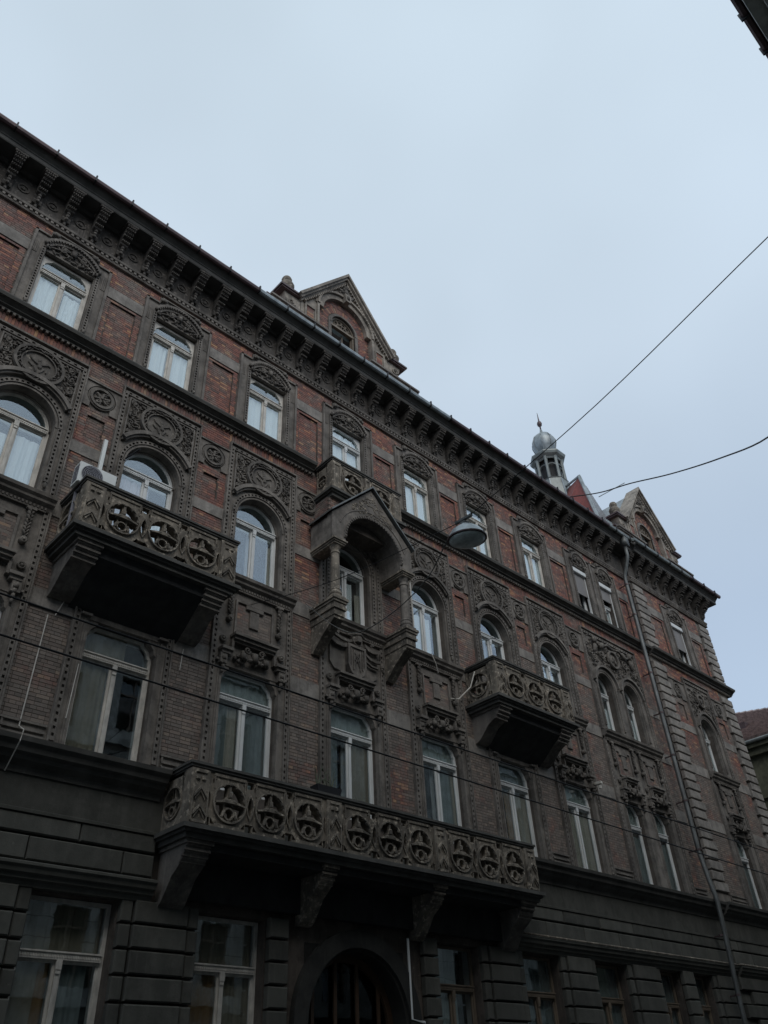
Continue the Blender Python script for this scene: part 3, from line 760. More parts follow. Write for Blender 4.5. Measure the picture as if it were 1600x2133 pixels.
# first floor frames (7.17 .. 12.02) with panel above the window
def first_parts(m, r, x, hw, H=9.88, upper=True, pw=0.5):
    """jamb mouldings, stepped hood, cluster of carved fruit, side drops"""
    for s in (-1, 1):
        m.box(*sorted((x+s*hw, x+s*(hw+0.06))), -0.04, 0, 7.22, H-0.3); m.box(*sorted((x+s*(hw+0.06), x+s*(hw+0.10))), -0.02, 0, 7.22, H)
        # shouldered corners of the opening
        m.prism([(x+s*hw, H), (x+s*hw, H-0.34), (x+s*(hw-0.05), H-0.30), (x+s*(hw-0.07), H-0.2), (x+s*(hw-0.14), H-0.12), (x+s*(hw-0.2), H-0.08), (x+s*(hw-0.22), H)], 0.02, 0.3)
        m.box(*sorted((x+s*(hw-0.02), x+s*(hw+0.2))), -0.09, 0, H+0.04, H+0.09)
    if not upper: return
    g = hw-0.16
    m.box(x-g, x+g, -0.24, 0, 10.60, 10.66); m.box(x-g+0.03, x+g-0.03, -0.18, 0, 10.52, 10.60); m.box(x-g+0.05, x+g-0.05, -0.12, 0, 10.46, 10.52)
    for s in (-1, 1):
        m.box(*sorted((x+s*g, x+s*(g-0.06))), -0.12, 0, 10.2, 10.52)
        m.box(*sorted((x+s*(g-0.02), x+s*(hw+0.12))), -0.2, 0, 10.18, 10.25); m.box(*sorted((x+s*(g+0.02), x+s*(hw+0.10))), -0.15, 0, 10.1, 10.18)
        m.box(*sorted((x+s*(hw-0.06), x+s*(hw+0.12))), -0.13, 0, 9.86, 10.1)
        r.ring(x+s*(hw+0.04), 10.5, 0.05, 0.085, -0.07, 0, 0, 2*PI, 12); r.blob(x+s*(hw+0.04), -0.06, 10.5, 0.045, 0.04, 0.045)
        for k in range(4): r.blob(x+s*(hw+0.02), -0.13+0.02*k, 9.98-0.1*k, 0.07-0.01*k, 0.07, 0.06)
    rg = random.Random(9)
    for k in range(34):
        u = rg.uniform(-1, 1); r.blob(x+u*(g-0.12), -0.05-rg.uniform(0, 0.12)*(1-abs(u)*0.5), 10.2-0.1*abs(u)+rg.uniform(-0.13, 0.13), rg.uniform(0.03, 0.07), 0.06, rg.uniform(0.04, 0.08), rg.uniform(0, PI))
    r.blob(x, -0.15, 10.2, 0.11, 0.1, 0.13)
    for s in (-1, 1): r.blob(x+s*0.32, -0.14, 10.16, 0.09, 0.09, 0.1); scroll(r, x+s*0.2, 10.34, 0.09, 1.3, 0, s, -0.13, 0.025)
def tpanel(m, r, x, pw, zt=11.58, zb=10.76):
    m.box(x-pw-0.05, x-pw, -0.05, 0, zb-0.05, zt+0.05); m.box(x+pw, x+pw+0.05, -0.05, 0, zb-0.05, zt+0.05)
    m.box(x-pw, x+pw, -0.05, 0, zt, zt+0.05); m.box(x-pw, x+pw, -0.03, 0, zb-0.05, zb)
    for s in (-1, 1):
        gx = x+s*(pw+0.21)
        for k in range(7): 
            w = 0.085-0.006*abs(k-1)*1.2
            r.blob(gx-0.03, -0.07-0.03*(k < 3), 11.76-0.09*k, w*0.5, 0.055, 0.075, 0.5); r.blob(gx+0.03, -0.06, 11.72-0.09*k, w*0.5, 0.055, 0.075, -0.5)
        r.ring(gx, 11.04, 0.03, 0.075, -0.12, 0, 0, 2*PI, 12); r.blob(gx, -0.11, 11.04, 0.04, 0.05, 0.04)
        m.box(gx-0.1, gx+0.1, -0.1, 0, 11.8, 11.86)
def tbricks(xc, pw, y, zt=11.58, zb=10.76):
    brick_zone((xc-pw, xc+pw, zb, zt), y-0.004, [(xc-0.14, xc+0.14, 10.98, 11.44), (xc-0.26, xc+0.26, 11.44, zt)], depth=0.02)
def tkey(m, x):
    m.box(x-0.13, x+0.13, -0.045, 0.01, 11.0, 11.46, 0.012); m.box(x-0.25, x+0.25, -0.06, 0.01, 11.46, 11.575, 0.012)
def frame_sides(m, W_):
    for s in (-1, 1):
        m.box(*sorted((s*(W_-0.035), s*W_)), -0.06, 0, 7.2, 12.0); studs_line(m, s*(W_-0.09), 7.3, 11.95, 0.05, 0.135, 0.062, -0.04, 0)
def sillshelf(m, W_):
    m.prismx([(0.02, 11.9), (-0.05, 11.9), (-0.08, 11.97), (-0.16, 12.03), (-0.17, 12.08), (-0.23, 12.13), (-0.25, 12.2), (0.3, 12.25), (0.3, 12.0)], -W_, W_)
    m.box(-W_+0.12, W_-0.12, -0.07, 0, 11.86, 11.9)
    k = -W_+0.15
    while k < W_-0.15: m.box(k, k+0.04, -0.09, 0, 11.9, 11.96); k += 0.08
def first_mesh(kind):
    m = MB(); r = MB(); W_ = 1.12; hw = 0.78
    for a, b, p, q in rect_minus((-W_, W_, 7.17, 12.24), [(-hw, hw, 7.1, 9.88)]): m.box(a, b, 0, 0.11, p, q)
    frame_sides(m, W_)
    first_parts(m, r, 0, hw, upper=(kind != 'balcony'))
    if kind == 't': tpanel(m, r, 0, 0.5); tkey(m, 0)
    if kind != 'balcony': sillshelf(m, W_)
    return fixn(m.mesh()), fixn(r.mesh(True)) if r.v else None
fm = {k: first_mesh(k) for k in ('t', 'shield', 'balcony')}
for i, c in enumerate(BC):
    k = 'shield' if i == 4 else ('balcony' if i in (2, 6) else 't')
    s = add('window_surround', fm[k][0], 'stone', B, (c, 0, 0))
    if fm[k][1]: add('carving', fm[k][1], 'relief', s, kind='stuff')
    if k == 't': tbricks(c, 0.5, 0)
# double bay and end bay
m = MB(); r = MB(); W_ = 1.88
for a, b, p, q in rect_minus((-W_, W_, 7.17, 12.24), [(x-0.55, x+0.55, 7.1, 9.88) for x in (-0.86, 0.86)]): m.box(a, b, 0, 0.11, p, q)
frame_sides(m, W_); sillshelf(m, W_)
for x in (-0.86, 0.86): first_parts(m, r, x, 0.55); tpanel(m, r, x, 0.42); tkey(m, x); tbricks(DC+x, 0.42, 0)
s = add('window_surround', m, 'stone', B, (DC, 0, 0)); add('carving', r, 'relief', s, smooth=True, kind='stuff')
m = MB(); r = MB(); W_ = 1.12
for a, b, p, q in rect_minus((-W_, W_, 7.17, 12.24), [(-0.6, 0.6, 7.1, 9.88)]): m.box(a, b, 0, 0.11, p, q)
frame_sides(m, W_); sillshelf(m, W_); first_parts(m, r, 0, 0.6); tpanel(m, r, 0, 0.45); tkey(m, 0); tbricks(C9, 0.45, -RP)
s = add('window_surround', m, 'stone', B, (C9, -RP, 0)); add('carving', r, 'relief', s, smooth=True, kind='stuff')

# shield panel under the bay balcony
sh = MB(); c4 = BC[4]
sh.prism([(-0.82, 11.62), (-0.82, 10.95), (-0.68, 10.78), (-0.3, 10.74), (-0.3, 11.62)], -0.06, 0); sh.prism([(0.82, 11.62), (0.3, 11.62), (0.3, 10.74), (0.62, 10.74), (0.82, 10.9)], -0.06, 0)
shield = [(-0.31, 11.55), (0.31, 11.55), (0.31, 10.95), (0.22, 10.76), (0.08, 10.64), (0, 10.6), (-0.08, 10.64), (-0.22, 10.76), (-0.31, 10.95)]
sh.prism(shield, -0.16, 0)
inner = [(x*0.78, 11.08+(z-11.08)*0.84) for x, z in shield]
n = len(shield)
sh.holed([shield, inner], -0.20, -0.15)
for x in (-0.19, 0.19): sh.box(x-0.012, x+0.012, -0.19, -0.16, 10.9, 11.45)
for s_ in (-1, 1):    # interlaced monogram strokes
    sh.tube([(s_*0.11, -0.18, 10.85), (s_*0.11, -0.185, 11.4)], 0.018, 5); sh.tube([(s_*0.11, -0.18, 11.4), (-s_*0.02, -0.185, 11.2), (s_*0.10, -0.18, 10.95)], 0.014, 5)
sh.ring(0, 11.18, 0.06, 0.09, -0.19, -0.16, 0, 2*PI, 14)
o = add('coat_of_arms', sh, 'stone', B, (c4, 0, 0))
rb = MB()
def ribbon(pts, w, t=0.03):
    for (x0, z0), (x1, z1) in zip(pts, pts[1:]):
        rb.prism([(x0, z0), (x1, z1), (x1, z1-w), (x0, z0-w)], -0.17, -0.10)
ribbon([(-0.9, 11.86), (-0.75, 11.74), (-0.5, 11.66), (-0.25, 11.66), (0, 11.76), (0.1, 11.82)], 0.07)
ribbon([(-0.86, 11.6), (-0.7, 11.52), (-0.45, 11.5), (-0.32, 11.54)], 0.11); ribbon([(0.32, 11.72), (0.45, 11.64), (0.6, 11.62), (0.8, 11.66), (0.9, 11.74)], 0.1)
ribbon([(0.34, 11.45), (0.5, 11.36), (0.7, 11.34), (0.88, 11.38)], 0.07); ribbon([(0.34, 11.25), (0.55, 11.16), (0.78, 11.16)], 0.045)
rb.blob(0.02, -0.2, 11.72, 0.15, 0.13, 0.13); rb.ring(0.02, 11.72, 0.12, 0.17, -0.2, -0.08, 0, 2*PI, 16)
rb.tube([(-0.3, -0.15, 11.8), (-0.1, -0.22, 11.86), (0.1, -0.24, 11.9), (0.3, -0.18, 11.84), (0.5, -0.12, 11.88)], 0.03, 6)
for s_ in (-1, 1): rb.blob(s_*0.62, -0.12, 11.78, 0.09, 0.05, 0.05, s_*0.5)
for s_ in (-1, 1): rb.blob(s_*1.03, -0.06, 11.3, 0.06, 0.04, 0.06); rb.blob(s_*1.03, -0.06, 11.18, 0.04, 0.04, 0.08, 0.6)
add('ribbon_carving', rb, 'relief', o, kind='stuff')
k = MB(); k.box(-0.95, 0.95, -0.03, 0, 11.93, 12.0); k.prismx([(0.02, 12.0), (-0.1, 12.02), (-0.16, 12.1), (-0.2, 12.18), (0.3, 12.25), (0.3, 12.1)], -1.0, 1.0); add('window_sill', k, 'stone', B, (c4, 0, 0))

# ---------- windows
PRG = random.Random(77)
def pane_box(x0, x1, z0, z1, y):
    m = MB(); m.box(x0, x1, y, y+0.006, z0, z1); a, b = PRG.uniform(-0.014, 0.014), PRG.uniform(-0.007, 0.007); xc, zc = (x0+x1)/2, (z0+z1)/2
    m.v = [(x, yy+a*(x-xc)+b*(z-zc), z) for x, yy, z in m.v]; return m
def curtain_mesh(x0, x1, z0, z1, y, amp=0.016, freq=26, seed=0):
    m = MB(); n = 36; rg = random.Random(seed); ph = rg.uniform(0, 6); vs = []
    for i in range(n+1):
        x = x0+(x1-x0)*i/n; yy = y+amp*math.sin(freq*x+ph)+amp*0.5*math.sin(freq*2.3*x+ph*2)
        vs += [(x, yy, z0), (x, yy, z1)]
    m.add(vs, [(2*i, 2*i+2, 2*i+3, 2*i+1) for i in range(n)]); return m
def make_window(c, ybase, hw, z0, z1, zt, r, fmat, arch=False, cur=None, tmat=None, single=False, shoulders=True, panemat='glass', curz=None, seed=0, kid=True, curx=None):
    """c centre, zt transom axis, r recess of the wood"""
    m = MB(); y0, y1 = r, r+0.07; t = 0.065
    zs = ZS if arch else z1
    for s in (-1, 1): m.box(*sorted((s*(hw-t), s*(hw+0.01))), y0, y1, z0, zs)
    m.box(-hw+t, hw-t, y0, y1, z0, z0+0.07)
    if arch: m.ring(0, ZS, hw-t, hw+0.015, y0, y1, 0, PI, 24); m.ring(0, ZS, hw-t-0.03, hw-t, y0+0.02, y1, 0, PI, 24)
    else:
        m.box(-hw+t, hw-t, y0, y1, z1-0.06, z1)
        if shoulders:
            for s in (-1, 1):
                a = hw-t
                m.prism([(s*a, z1-0.06), (s*a, z1-0.36), (s*(a-0.035), z1-0.33), (s*(a-0.05), z1-0.24), (s*(a-0.11), z1-0.17), (s*(a-0.17), z1-0.12), (s*(a-0.22), z1-0.06)], y0+0.005, y1)
    m.box(-hw+t, hw-t, y0-0.05, y1, zt-0.06, zt+0.06); m.box(-hw+t, hw-t, y0-0.08, y0-0.05, zt+0.035, zt+0.06)
    k = -hw+t+0.02
    while k < hw-t-0.02: m.box(k, k+0.022, y0-0.065, y0-0.05, zt-0.03, zt+0.01); k += 0.045
    q = 0.045
    cols = [(-hw+t, hw-t)] if single else [(-hw+t, -0.035), (0.035, hw-t)]
    if not single: m.box(-0.035, 0.035, y0-0.03, y1, z0+0.07, zt-0.06); m.box(-0.05, 0.05, y0-0.06, y0-0.02, zt-0.2, zt-0.06); m.box(-0.04, 0.04, y0-0.05, y0-0.02, zt-0.26, zt-0.2)
    o = add('window', m, fmat, B, (c, ybase, 0))
    for a, b in cols:
        sh_ = MB()
        for A in (a, b-q): sh_.box(A, A+q, y0+0.015, y1-0.01, z0+0.07, zt-0.06)
        sh_.box(a+q, b-q, y0+0.015, y1-0.01, z0+0.07, z0+0.07+q*1.6); sh_.box(a+q, b-q, y0+0.015, y1-0.01, zt-0.06-q, zt-0.06)
        add('sash', sh_, fmat, o)
    for a, b in cols: add('pane', pane_box(a+q*0.7, b-q*0.7, z0+0.11, zt-0.08, y0+0.035), panemat, o)
    if arch:
        p = MB(); pts = [((hw-t-0.01)*math.cos(PI*i/24), ZS+(hw-t-0.01)*math.sin(PI*i/24)) for i in range(25)]
        p.prism(pts, y0+0.035, y0+0.041)
        if zt+0.06 < ZS: p.box(-hw+t, hw-t, y0+0.035, y0+0.041, zt+0.05, ZS)
        add('pane', p, 'fan' if panemat == 'glass' else panemat, o)
    else: add('pane', pane_box(-hw+t, hw-t, zt+0.05, z1-0.05, y0+0.035), panemat, o)
    # inner window of the double casement: pale lining and frame
    li = MB()
    for s in (-1, 1): li.box(*sorted((s*(hw-0.05), s*(hw-0.01))), y1+0.005, y1+0.19, z0, zs)
    li.box(-hw+0.05, hw-0.05, y1+0.15, y1+0.19, zt-0.05, zt+0.05)
    if not single: li.box(-0.05, 0.05, y1+0.15, y1+0.19, z0+0.02, zt-0.05)
    if not arch: li.box(-hw+0.05, hw-0.05, y1+0.005, y1+0.19, z1-0.03, z1-0.002)
    else: li.ring(0, ZS, hw-0.06, hw-0.0, y1+0.005, y1+0.19, 0, PI, 22)
    add('inner_frame', li, 'white', o)
    if cur:
        for j, cc in enumerate(cur):
            mat, xa, xb, za, zb = cc
            add('curtain', curtain_mesh(max(xa, -0.9)*hw, min(xb, 0.9)*hw, z0+za*(z1-z0), z0+zb*(z1-z0), y1+0.035, seed=seed+j), mat, o)
    return o
F = 0.98
nets = {0: [('net', -F, F, 0, 0.72)], 1: [('net', -F, -0.1, 0, 0.8), ('net', 0.2, F, 0, 0.62)], 2: [('net', -F, -0.15, 0, 0.74), ('net', 0.1, F, 0, 0.74)], 3: [('net', -F, F, 0, 0.7)],
        4: [('net', -F, F, 0, 0.95)], 5: [('net', -F, F, 0, 0.95)], 6: [('net', -F, F, 0, 0.9)], 7: [('net', -F, F, 0, 0.95)]}
for i, c in enumerate(BC):
    make_window(c, 0, 0.65, 17.15, 19.43, 18.83, 0.14, 'beige' if i < 4 else ('white' if i == 4 else 'beige'), cur=nets[i], seed=i)
for j, c in enumerate((DC-0.925, DC+0.925, C9)):
    make_window(c, -RP if j == 2 else 0, 0.5 if j < 2 else 0.56, 17.15, 19.43, 18.5 if j != 1 else 18.35, 0.27, 'white', single=(j != 1), shoulders=False, cur=[('drape', -F, F, 0.5, 1)] if j != 1 else [('net', -0.4, F, 0, 0.6)], seed=30+j)
# roller shutters
for c, hw, y, drop in ((DC-0.925, 0.5, 0, 0.95), (DC+0.925, 0.5, 0, 0.55), (C9, 0.56, -RP, 1.05)):
    m = MB(); m.box(-hw+0.02, hw-0.02, -0.02, 0.16, 19.13, 19.33, 0.015); o = add('roller_shutter', m, 'white', B, (c, y, 0))
    m = MB(); z = 19.13
    while z > 19.13-drop: m.box(-hw+0.05, hw-0.05, 0.09, 0.12, z-0.048, z); z -= 0.05
    add('slat_curtain', m, 'shutter', o)
    for s in (-1, 1): m = MB(); m.box(*sorted((s*(hw-0.05), s*(hw-0.01))), 0.07, 0.14, 17.2, 19.13); add('guide_rail', m, 'white', o)
arcur = {0: None, 1: [('net', -F, 0.1, 0, 0.55), ('net', 0.15, F, 0, 0.6)], 2: [('pink', -0.93, 0.22, 0, 0.66), ('net', 0.2, F, 0, 0.5)], 3: [('drape', 0.7, F, 0, 0.6)], 4: [('net', 0.0, 0.45, 0, 0.6), ('drape', 0.6, F, 0, 0.5)],
         5: [('net', -F, 0.5, 0, 0.6)], 6: [('net', -F, F, 0, 0.35)], 7: [('net', -F, 0.6, 0, 0.6)]}
for i, c in enumerate(BC):
    make_window(c, 0, 0.72, 12.25 if i not in (2, 6) else 12.25, 14.87, 14.12, 0.26, 'beige' if i < 2 else 'white', arch=True, cur=arcur[i], seed=40+i)
for j, c in enumerate((DC-0.86, DC+0.86, C9)):
    make_window(c, -RP if j == 2 else 0, 0.52 if j < 2 else 0.56, 12.25, 14.7, 13.9, 0.32, 'white', arch=True, single=True, cur=[('net', 0.0, F, 0, 0.5)] if j < 2 else [('net', -F, F, 0, 0.75)], seed=50+j)
fcur = {0: None, 1: [('drape', -F, F, 0, 0.7)], 2: [('tan', -F, -0.12, 0, 0.72), ('tan', -F, 0.3, 0.74, 1)], 3: [('drape', -0.45, -0.08, 0, 0.72), ('teal', -F, -0.45, 0, 0.72), ('teal', 0.12, F, 0.05, 0.72), ('grn', -F, F, 0.74, 1)], 4: [('tan', 0.08, F, 0, 0.72), ('teal', -F, -0.35, 0, 0.72), ('grn', -F, F, 0.74, 1)],
        5: [('teal', 0.1, F, 0, 0.72), ('drape', 0.75, F, 0, 0.72), ('grn', -F, F, 0.74, 1)], 6: [('ochre', -0.4, -0.05, 0, 0.7), ('drape', 0.08, F, 0, 0.72), ('teal', -F, F, 0.74, 1)], 7: [('drape', -F, -0.06, 0, 0.72), ('drape', 0.08, F, 0, 0.72), ('grn', -F, F, 0.74, 1)]}
for i, c in enumerate(BC):
    make_window(c, 0, 0.78, 7.2, 9.87, 9.22, 0.2, 'beige' if i in (2,) else 'white', cur=fcur[i], seed=60+i)
for j, c in enumerate((DC-0.86, DC+0.86, C9)):
    make_window(c, -RP if j == 2 else 0, 0.55 if j < 2 else 0.6, 7.2, 9.87, 9.1, 0.24, 'white', single=True, cur=[('teal', -F, F, 0.0, 0.62), ('grn', -F, F, 0.66, 1)], seed=70+j)
for j, (c, h) in enumerate(GRDW):
    w = make_window(c, -RP if c > RX else 0, h, 1.3, 4.85, 4.0, 0.33, 'beige' if 0 < j < 4 else 'brown', shoulders=False, cur={2: [('tan', -F, -0.35, 0, 0.75), ('ochre', -0.35, -0.1, 0, 0.75), ('teal', 0.1, 0.7, 0, 0.75), ('tan', -F, F, 0.77, 1)], 3: [('ochre', -F, 0.0, 0, 0.76), ('tan', 0.1, F, 0, 0.76), ('tan', -F, F, 0.78, 1)], 4: [('grn', -F, 0.3, 0.5, 1)]}.get(j, [('teal', -F, F, 0, 1)]), seed=80+j)
# stone window sills of the ground floor heads
for c, h in GRDW:
    d = -RP if c > RX else 0; gs = MB()
    gs.box(c-h-0.08, c+h+0.08, d-0.12, d+0.3, 1.18, 1.3); add('window_sill', gs, 'base', B)

# ---------- balconies
def arcpts(cx, cz, r, a0, a1, n, sx=1, sz=1): return [(cx+r*sx*math.cos(a0+(a1-a0)*i/n), cz+r*sz*math.sin(a0+(a1-a0)*i/n)) for i in range(n+1)]
BRG = random.Random(15)
def baluster_panel(nun, W_, H, th=0.13):
    """pierced stone parapet: nun round openings filled with a bell shape, pointed ovals between. local x 0..nun*W_, z 0..H"""
    m = MB(); L = nun*W_; outer = [(0, 0), (L, 0), (L, H), (0, H)]; holes_ = []; R = min(W_*0.40, H*0.40); cz = H*0.49
    extra = []
    for u in range(nun):
        cx = (u+0.5)*W_
        rr = R*0.90
        # upper lobes
        lobe = [(cx+0.03*R/0.3, cz+rr*0.93), (cx+0.035*R/0.3, cz+rr*0.42), (cx+rr*0.25, cz+rr*0.25), (cx+rr*0.65, cz+rr*0.07)]+arcpts(cx, cz, rr, math.radians(8), math.radians(80), 7)
        holes_.append(lobe); holes_.append([(2*cx-x, z) for x, z in lobe])
        for s in (-1, 1):   # lower crescents
            cr_ = [(cx+rr*0.88, cz-rr*0.10), (cx+rr*0.38, cz-rr*0.04), (cx+rr*0.32, cz-rr*0.38), (cx+rr*0.46, cz-rr*0.80)]+arcpts(cx, cz, rr, math.radians(-54), math.radians(-6), 6)
            holes_.append(cr_ if s > 0 else [(2*cx-x, z) for x, z in cr_])
        holes_.append(arcpts(cx, cz-rr*0.56, rr*0.25, 0, 2*PI*(15/16), 15, 1.0, 1.0))
        holes_.append([(cx-rr*0.26, cz-rr*0.22), (cx-rr*0.2, cz-rr*0.02), (cx+rr*0.2, cz-rr*0.02), (cx+rr*0.26, cz-rr*0.22)])
        # raised mouldings
        m.ring(cx, cz, R*0.91, R*0.98, -th/2-0.055, th/2+0.035, 0, 2*PI, 26)
        m.prism([(cx-rr*0.95, cz-rr*0.02), (cx-rr*0.5, cz+rr*0.10), (cx, cz+rr*0.24), (cx+rr*0.5, cz+rr*0.10), (cx+rr*0.95, cz-rr*0.02), (cx+rr*0.92, cz-rr*0.10), (cx+rr*0.4, cz-rr*0.01), (cx-rr*0.4, cz-rr*0.01), (cx-rr*0.92, cz-rr*0.10)], -th/2-0.07, th/2+0.03)
        m.ring(cx, cz-rr*0.56, rr*0.26, rr*0.34, -th/2-0.03, th/2+0.03, 0, 2*PI, 18)
        m.box(cx-0.025, cx+0.025, -th/2-0.03, th/2, cz+rr*0.3, cz+rr*0.95)
        m.prism([(cx-rr*0.95, 0.01), (cx+rr*0.95, 0.01), (cx+rr*0.8, 0.10), (cx-rr*0.8, 0.10)], -th/2-0.03, th/2+0.02)
        if W_ > 0.85:
            for s in (-1, 1):
                holes_.append([(cx+s*0.29, cz+0.415), (cx+s*0.385, cz+0.415), (cx+s*0.385, cz+0.305)])
                holes_.append([(cx+s*0.29, cz-0.415), (cx+s*0.385, cz-0.415), (cx+s*0.385, cz-0.305)])
        nb_ = 14
        for q in range(nb_):
            aq = 2*PI*(q+0.5)/nb_; kk = BRG.uniform(0.8, 1.25)
            m.blob(cx+R*0.90*math.cos(aq), -th/2-0.02, cz+R*0.90*math.sin(aq), 0.028*kk, 0.045, 0.045*kk, aq+BRG.uniform(-0.3, 0.3))
        for s in (-1, 1): m.blob(cx+s*rr*0.42, -th/2-0.03, cz-rr*0.62, 0.035, 0.05, 0.09, s*0.3); m.blob(cx+s*rr*0.3, -th/2-0.05, cz+rr*0.12, 0.07, 0.04, 0.03, -s*0.4)
        m.blob(cx, -th/2-0.05, cz+rr*0.42, 0.045, 0.05, 0.07)
        # frame lines at top corners
        m.box((u+0.12)*W_, (u+0.88)*W_, -th/2-0.025, th/2, H-0.055, H-0.005)
        for s in (-1, 1): m.box(cx+s*(W_*0.36)-0.012, cx+s*(W_*0.36)+0.012, -th/2-0.02, th/2, H*0.72, H-0.055)
    for u in range(1, nun):
        x = u*W_; a = min(0.075, (W_-2*R)*0.30)
        ves = [(x, cz+0.21), (x-a*0.7, cz+0.11), (x-a, cz), (x-a*0.7, cz-0.11), (x, cz-0.21), (x+a*0.7, cz-0.11), (x+a, cz), (x+a*0.7, cz+0.11)]
        holes_.append(ves)
        big = [(x+(p-x)*1.55, cz+(z-cz)*1.2) for p, z in ves]; big0 = [(x+(p-x)*1.15, cz+(z-cz)*1.05) for p, z in ves]
        m.holed([big, big0], -th/2-0.035, th/2+0.03)
        holes_.append([(x-0.085, 0.03), (x+0.085, 0.03), (x+0.085, 0.19), (x-0.085, 0.19)])
        holes_.append([(x-0.08, H-0.16), (x+0.08, H-0.16), (x+0.08, H-0.03), (x-0.08, H-0.03)])
    for x, s in ((0, 1), (L, -1)):
        if W_ > 0.85:
            holes_.append([(x+s*0.012, 0.04), (x+s*0.075, 0.04), (x+s*0.075, 0.19), (x+s*0.012, 0.19)]); holes_.append([(x+s*0.012, H*0.30), (x+s*0.06, H*0.38), (x+s*0.075, cz), (x+s*0.06, H*0.60), (x+s*0.012, H*0.68)])
    m.holed([outer]+holes_, -th/2, th/2)
    return m
def post_mesh(w, d, H, style='chevron'):
    m = MB(); m.box(-w/2, w/2, -d/2, d/2, 0, H)
    if style == 'chevron':
        for (z, s, t) in ((H*0.62, 0.30, 0.05), (H*0.30, 0.30, 0.05)):
            for k in range(2):
                y = -d/2-0.055+0.02*k; a = w*(0.34-0.08*k); zz = z-0.05*k
                m.prism([(-a, zz-0.10), (0, zz+0.06), (a, zz-0.10), (a, zz-0.10-t), (0, zz+0.06-t), (-a, zz-0.10-t)], y, -d/2+0.001)
        for s in (-1, 1): m.box(*sorted((s*w*0.36, s*w*0.44)), -d/2-0.03, -d/2, 0.06, H*0.62)
        m.box(-w*0.3, w*0.3, -d/2-0.025, -d/2, H-0.07, H-0.03); m.blob(-w*0.16, -d/2-0.01, H-0.17, 0.06, 0.04, 0.05); m.blob(w*0.16, -d/2-0.01, H-0.17, 0.06, 0.04, 0.05)
        m.box(-w*0.36, w*0.36, -d/2-0.04, -d/2, 0.03, 0.08)
    else:
        for s in (-1, 1): m.box(*sorted((s*w*0.3, s*w*0.42)), -d/2-0.02, -d/2, 0.08, H-0.08)
        m.box(-w*0.3, w*0.3, -d/2-0.02, -d/2, H-0.13, H-0.08); m.box(-w*0.3, w*0.3, -d/2-0.02, -d/2, 0.08, 0.13)
    return fixn(m.mesh())
def balcony(x0, x1, zb, zt, p, slabt, posts, nun, under, style='chevron', mat='pale'):
    """x0..x1 outline, zb slab top, zt handrail top, p projection; posts = centres along front"""
    cx = (x0+x1)/2
    sl = MB()
    for k, (ins, a, b) in enumerate(((0.0, 0.0, 0.08), (0.06, 0.08, 0.13), (0.12, 0.13, slabt))):
        sl.box(x0-0.06+ins, x1+0.06-ins, -p-0.06+ins, 0.1, zb-b, zb-a)
    o = add('balcony', sl, 'rail', B)
    H = zt-zb-0.13; fy = -p+0.14
    hr = MB()
    for (ins, a, b) in ((0.0, 0.0, 0.05), (0.03, 0.05, 0.10), (0.06, 0.10, 0.13)):
        hr.box(x0+ins, x1-ins, -p+ins, -p+0.30-ins, zt-b, zt-a)
        hr.box(x0+ins, x0+0.30-ins, -p+0.30-ins, 0.0, zt-b, zt-a); hr.box(x1-0.30+ins, x1-ins, -p+0.30-ins, 0.0, zt-b, zt-a)
    add('handrail', hr, 'rail', o)
    pw = posts[0]
    pcs = [x0+0.05+pw/2]+list(posts[1:])+[x1-0.05-pw/2]
    pme = post_mesh(pw, 0.22, H, style)
    pme2 = post_mesh(pw*0.6, 0.22, H, style) if style != 'chevron' else pme
    for i, c in enumerate(pcs):
        add('parapet_post', pme if i in (0, len(pcs)-1) or style == 'chevron' else pme2, mat, o, (c, fy, zb+0.0))
    for a, b in zip(pcs, pcs[1:]):
        wa = pw/2 if (a == pcs[0] or style == 'chevron') else pw*0.3; wb = pw/2 if (b == pcs[-1] or style == 'chevron') else pw*0.3
        u0, u1 = a+wa, b-wb
        pm_ = baluster_panel(nun, (u1-u0)/nun, H); pm_.v = [(u0+x, fy+y, zb+z) for x, y, z in pm_.v]
        add('balustrade_panel', pm_, mat, o)
    # sides
    for s, xx in ((-1, x0+0.14), (1, x1-0.14)):
        L = p-0.25-0.0
        sp_ = baluster_panel(1, L, H); sp_.v = [(xx-y*s*-1, -L+x, zb+z) for x, y, z in sp_.v]
        add('balustrade_panel', sp_, mat, o)
    for (bx, bw, bh, bp) in under:
        bm_ = MB(); z0 = zb-slabt
        pf = [(0.05, z0), (-bp, z0), (-bp, z0-0.10), (-bp+0.06, z0-0.13), (-bp+0.06, z0-0.20), (-bp*0.86, z0-0.23), (-bp*0.86, z0-0.30), (-bp*0.72, z0-bh*0.42), (-bp*0.5, z0-bh*0.55), (-bp*0.34, z0-bh*0.75), (-bp*0.18, z0-bh*0.93), (-0.05, z0-bh), (0.05, z0-bh)]
        bm_.prismx(pf, bx-bw/2, bx+bw/2)
        bm_.prismx([(0.05, z0), (-bp-0.04, z0), (-bp-0.04, z0-0.07), (0.05, z0-0.07)], bx-bw/2-0.04, bx+bw/2+0.04)
        for k in range(3):
            zz = z0-0.13-0.09*k; yy = -bp+0.03+0.07*k; bm_.box(bx-bw/2-0.02, bx+bw/2+0.02, yy, yy+0.06, zz-0.05, zz)
        add('balcony_bracket', bm_, mat if bw < 0.4 else 'stone', o)
    return o
BA = balcony(4.39, 8.15, 11.12, 12.32, 1.2, 0.22, (0.42,), 3, [(4.82, 0.46, 0.85, 1.05), (7.72, 0.46, 0.85, 1.05)])
BB = balcony(17.05, 20.82, 11.12, 12.32, 1.2, 0.22, (0.42,), 3, [(17.48, 0.46, 0.85, 1.05), (20.4, 0.46, 0.85, 1.05)])
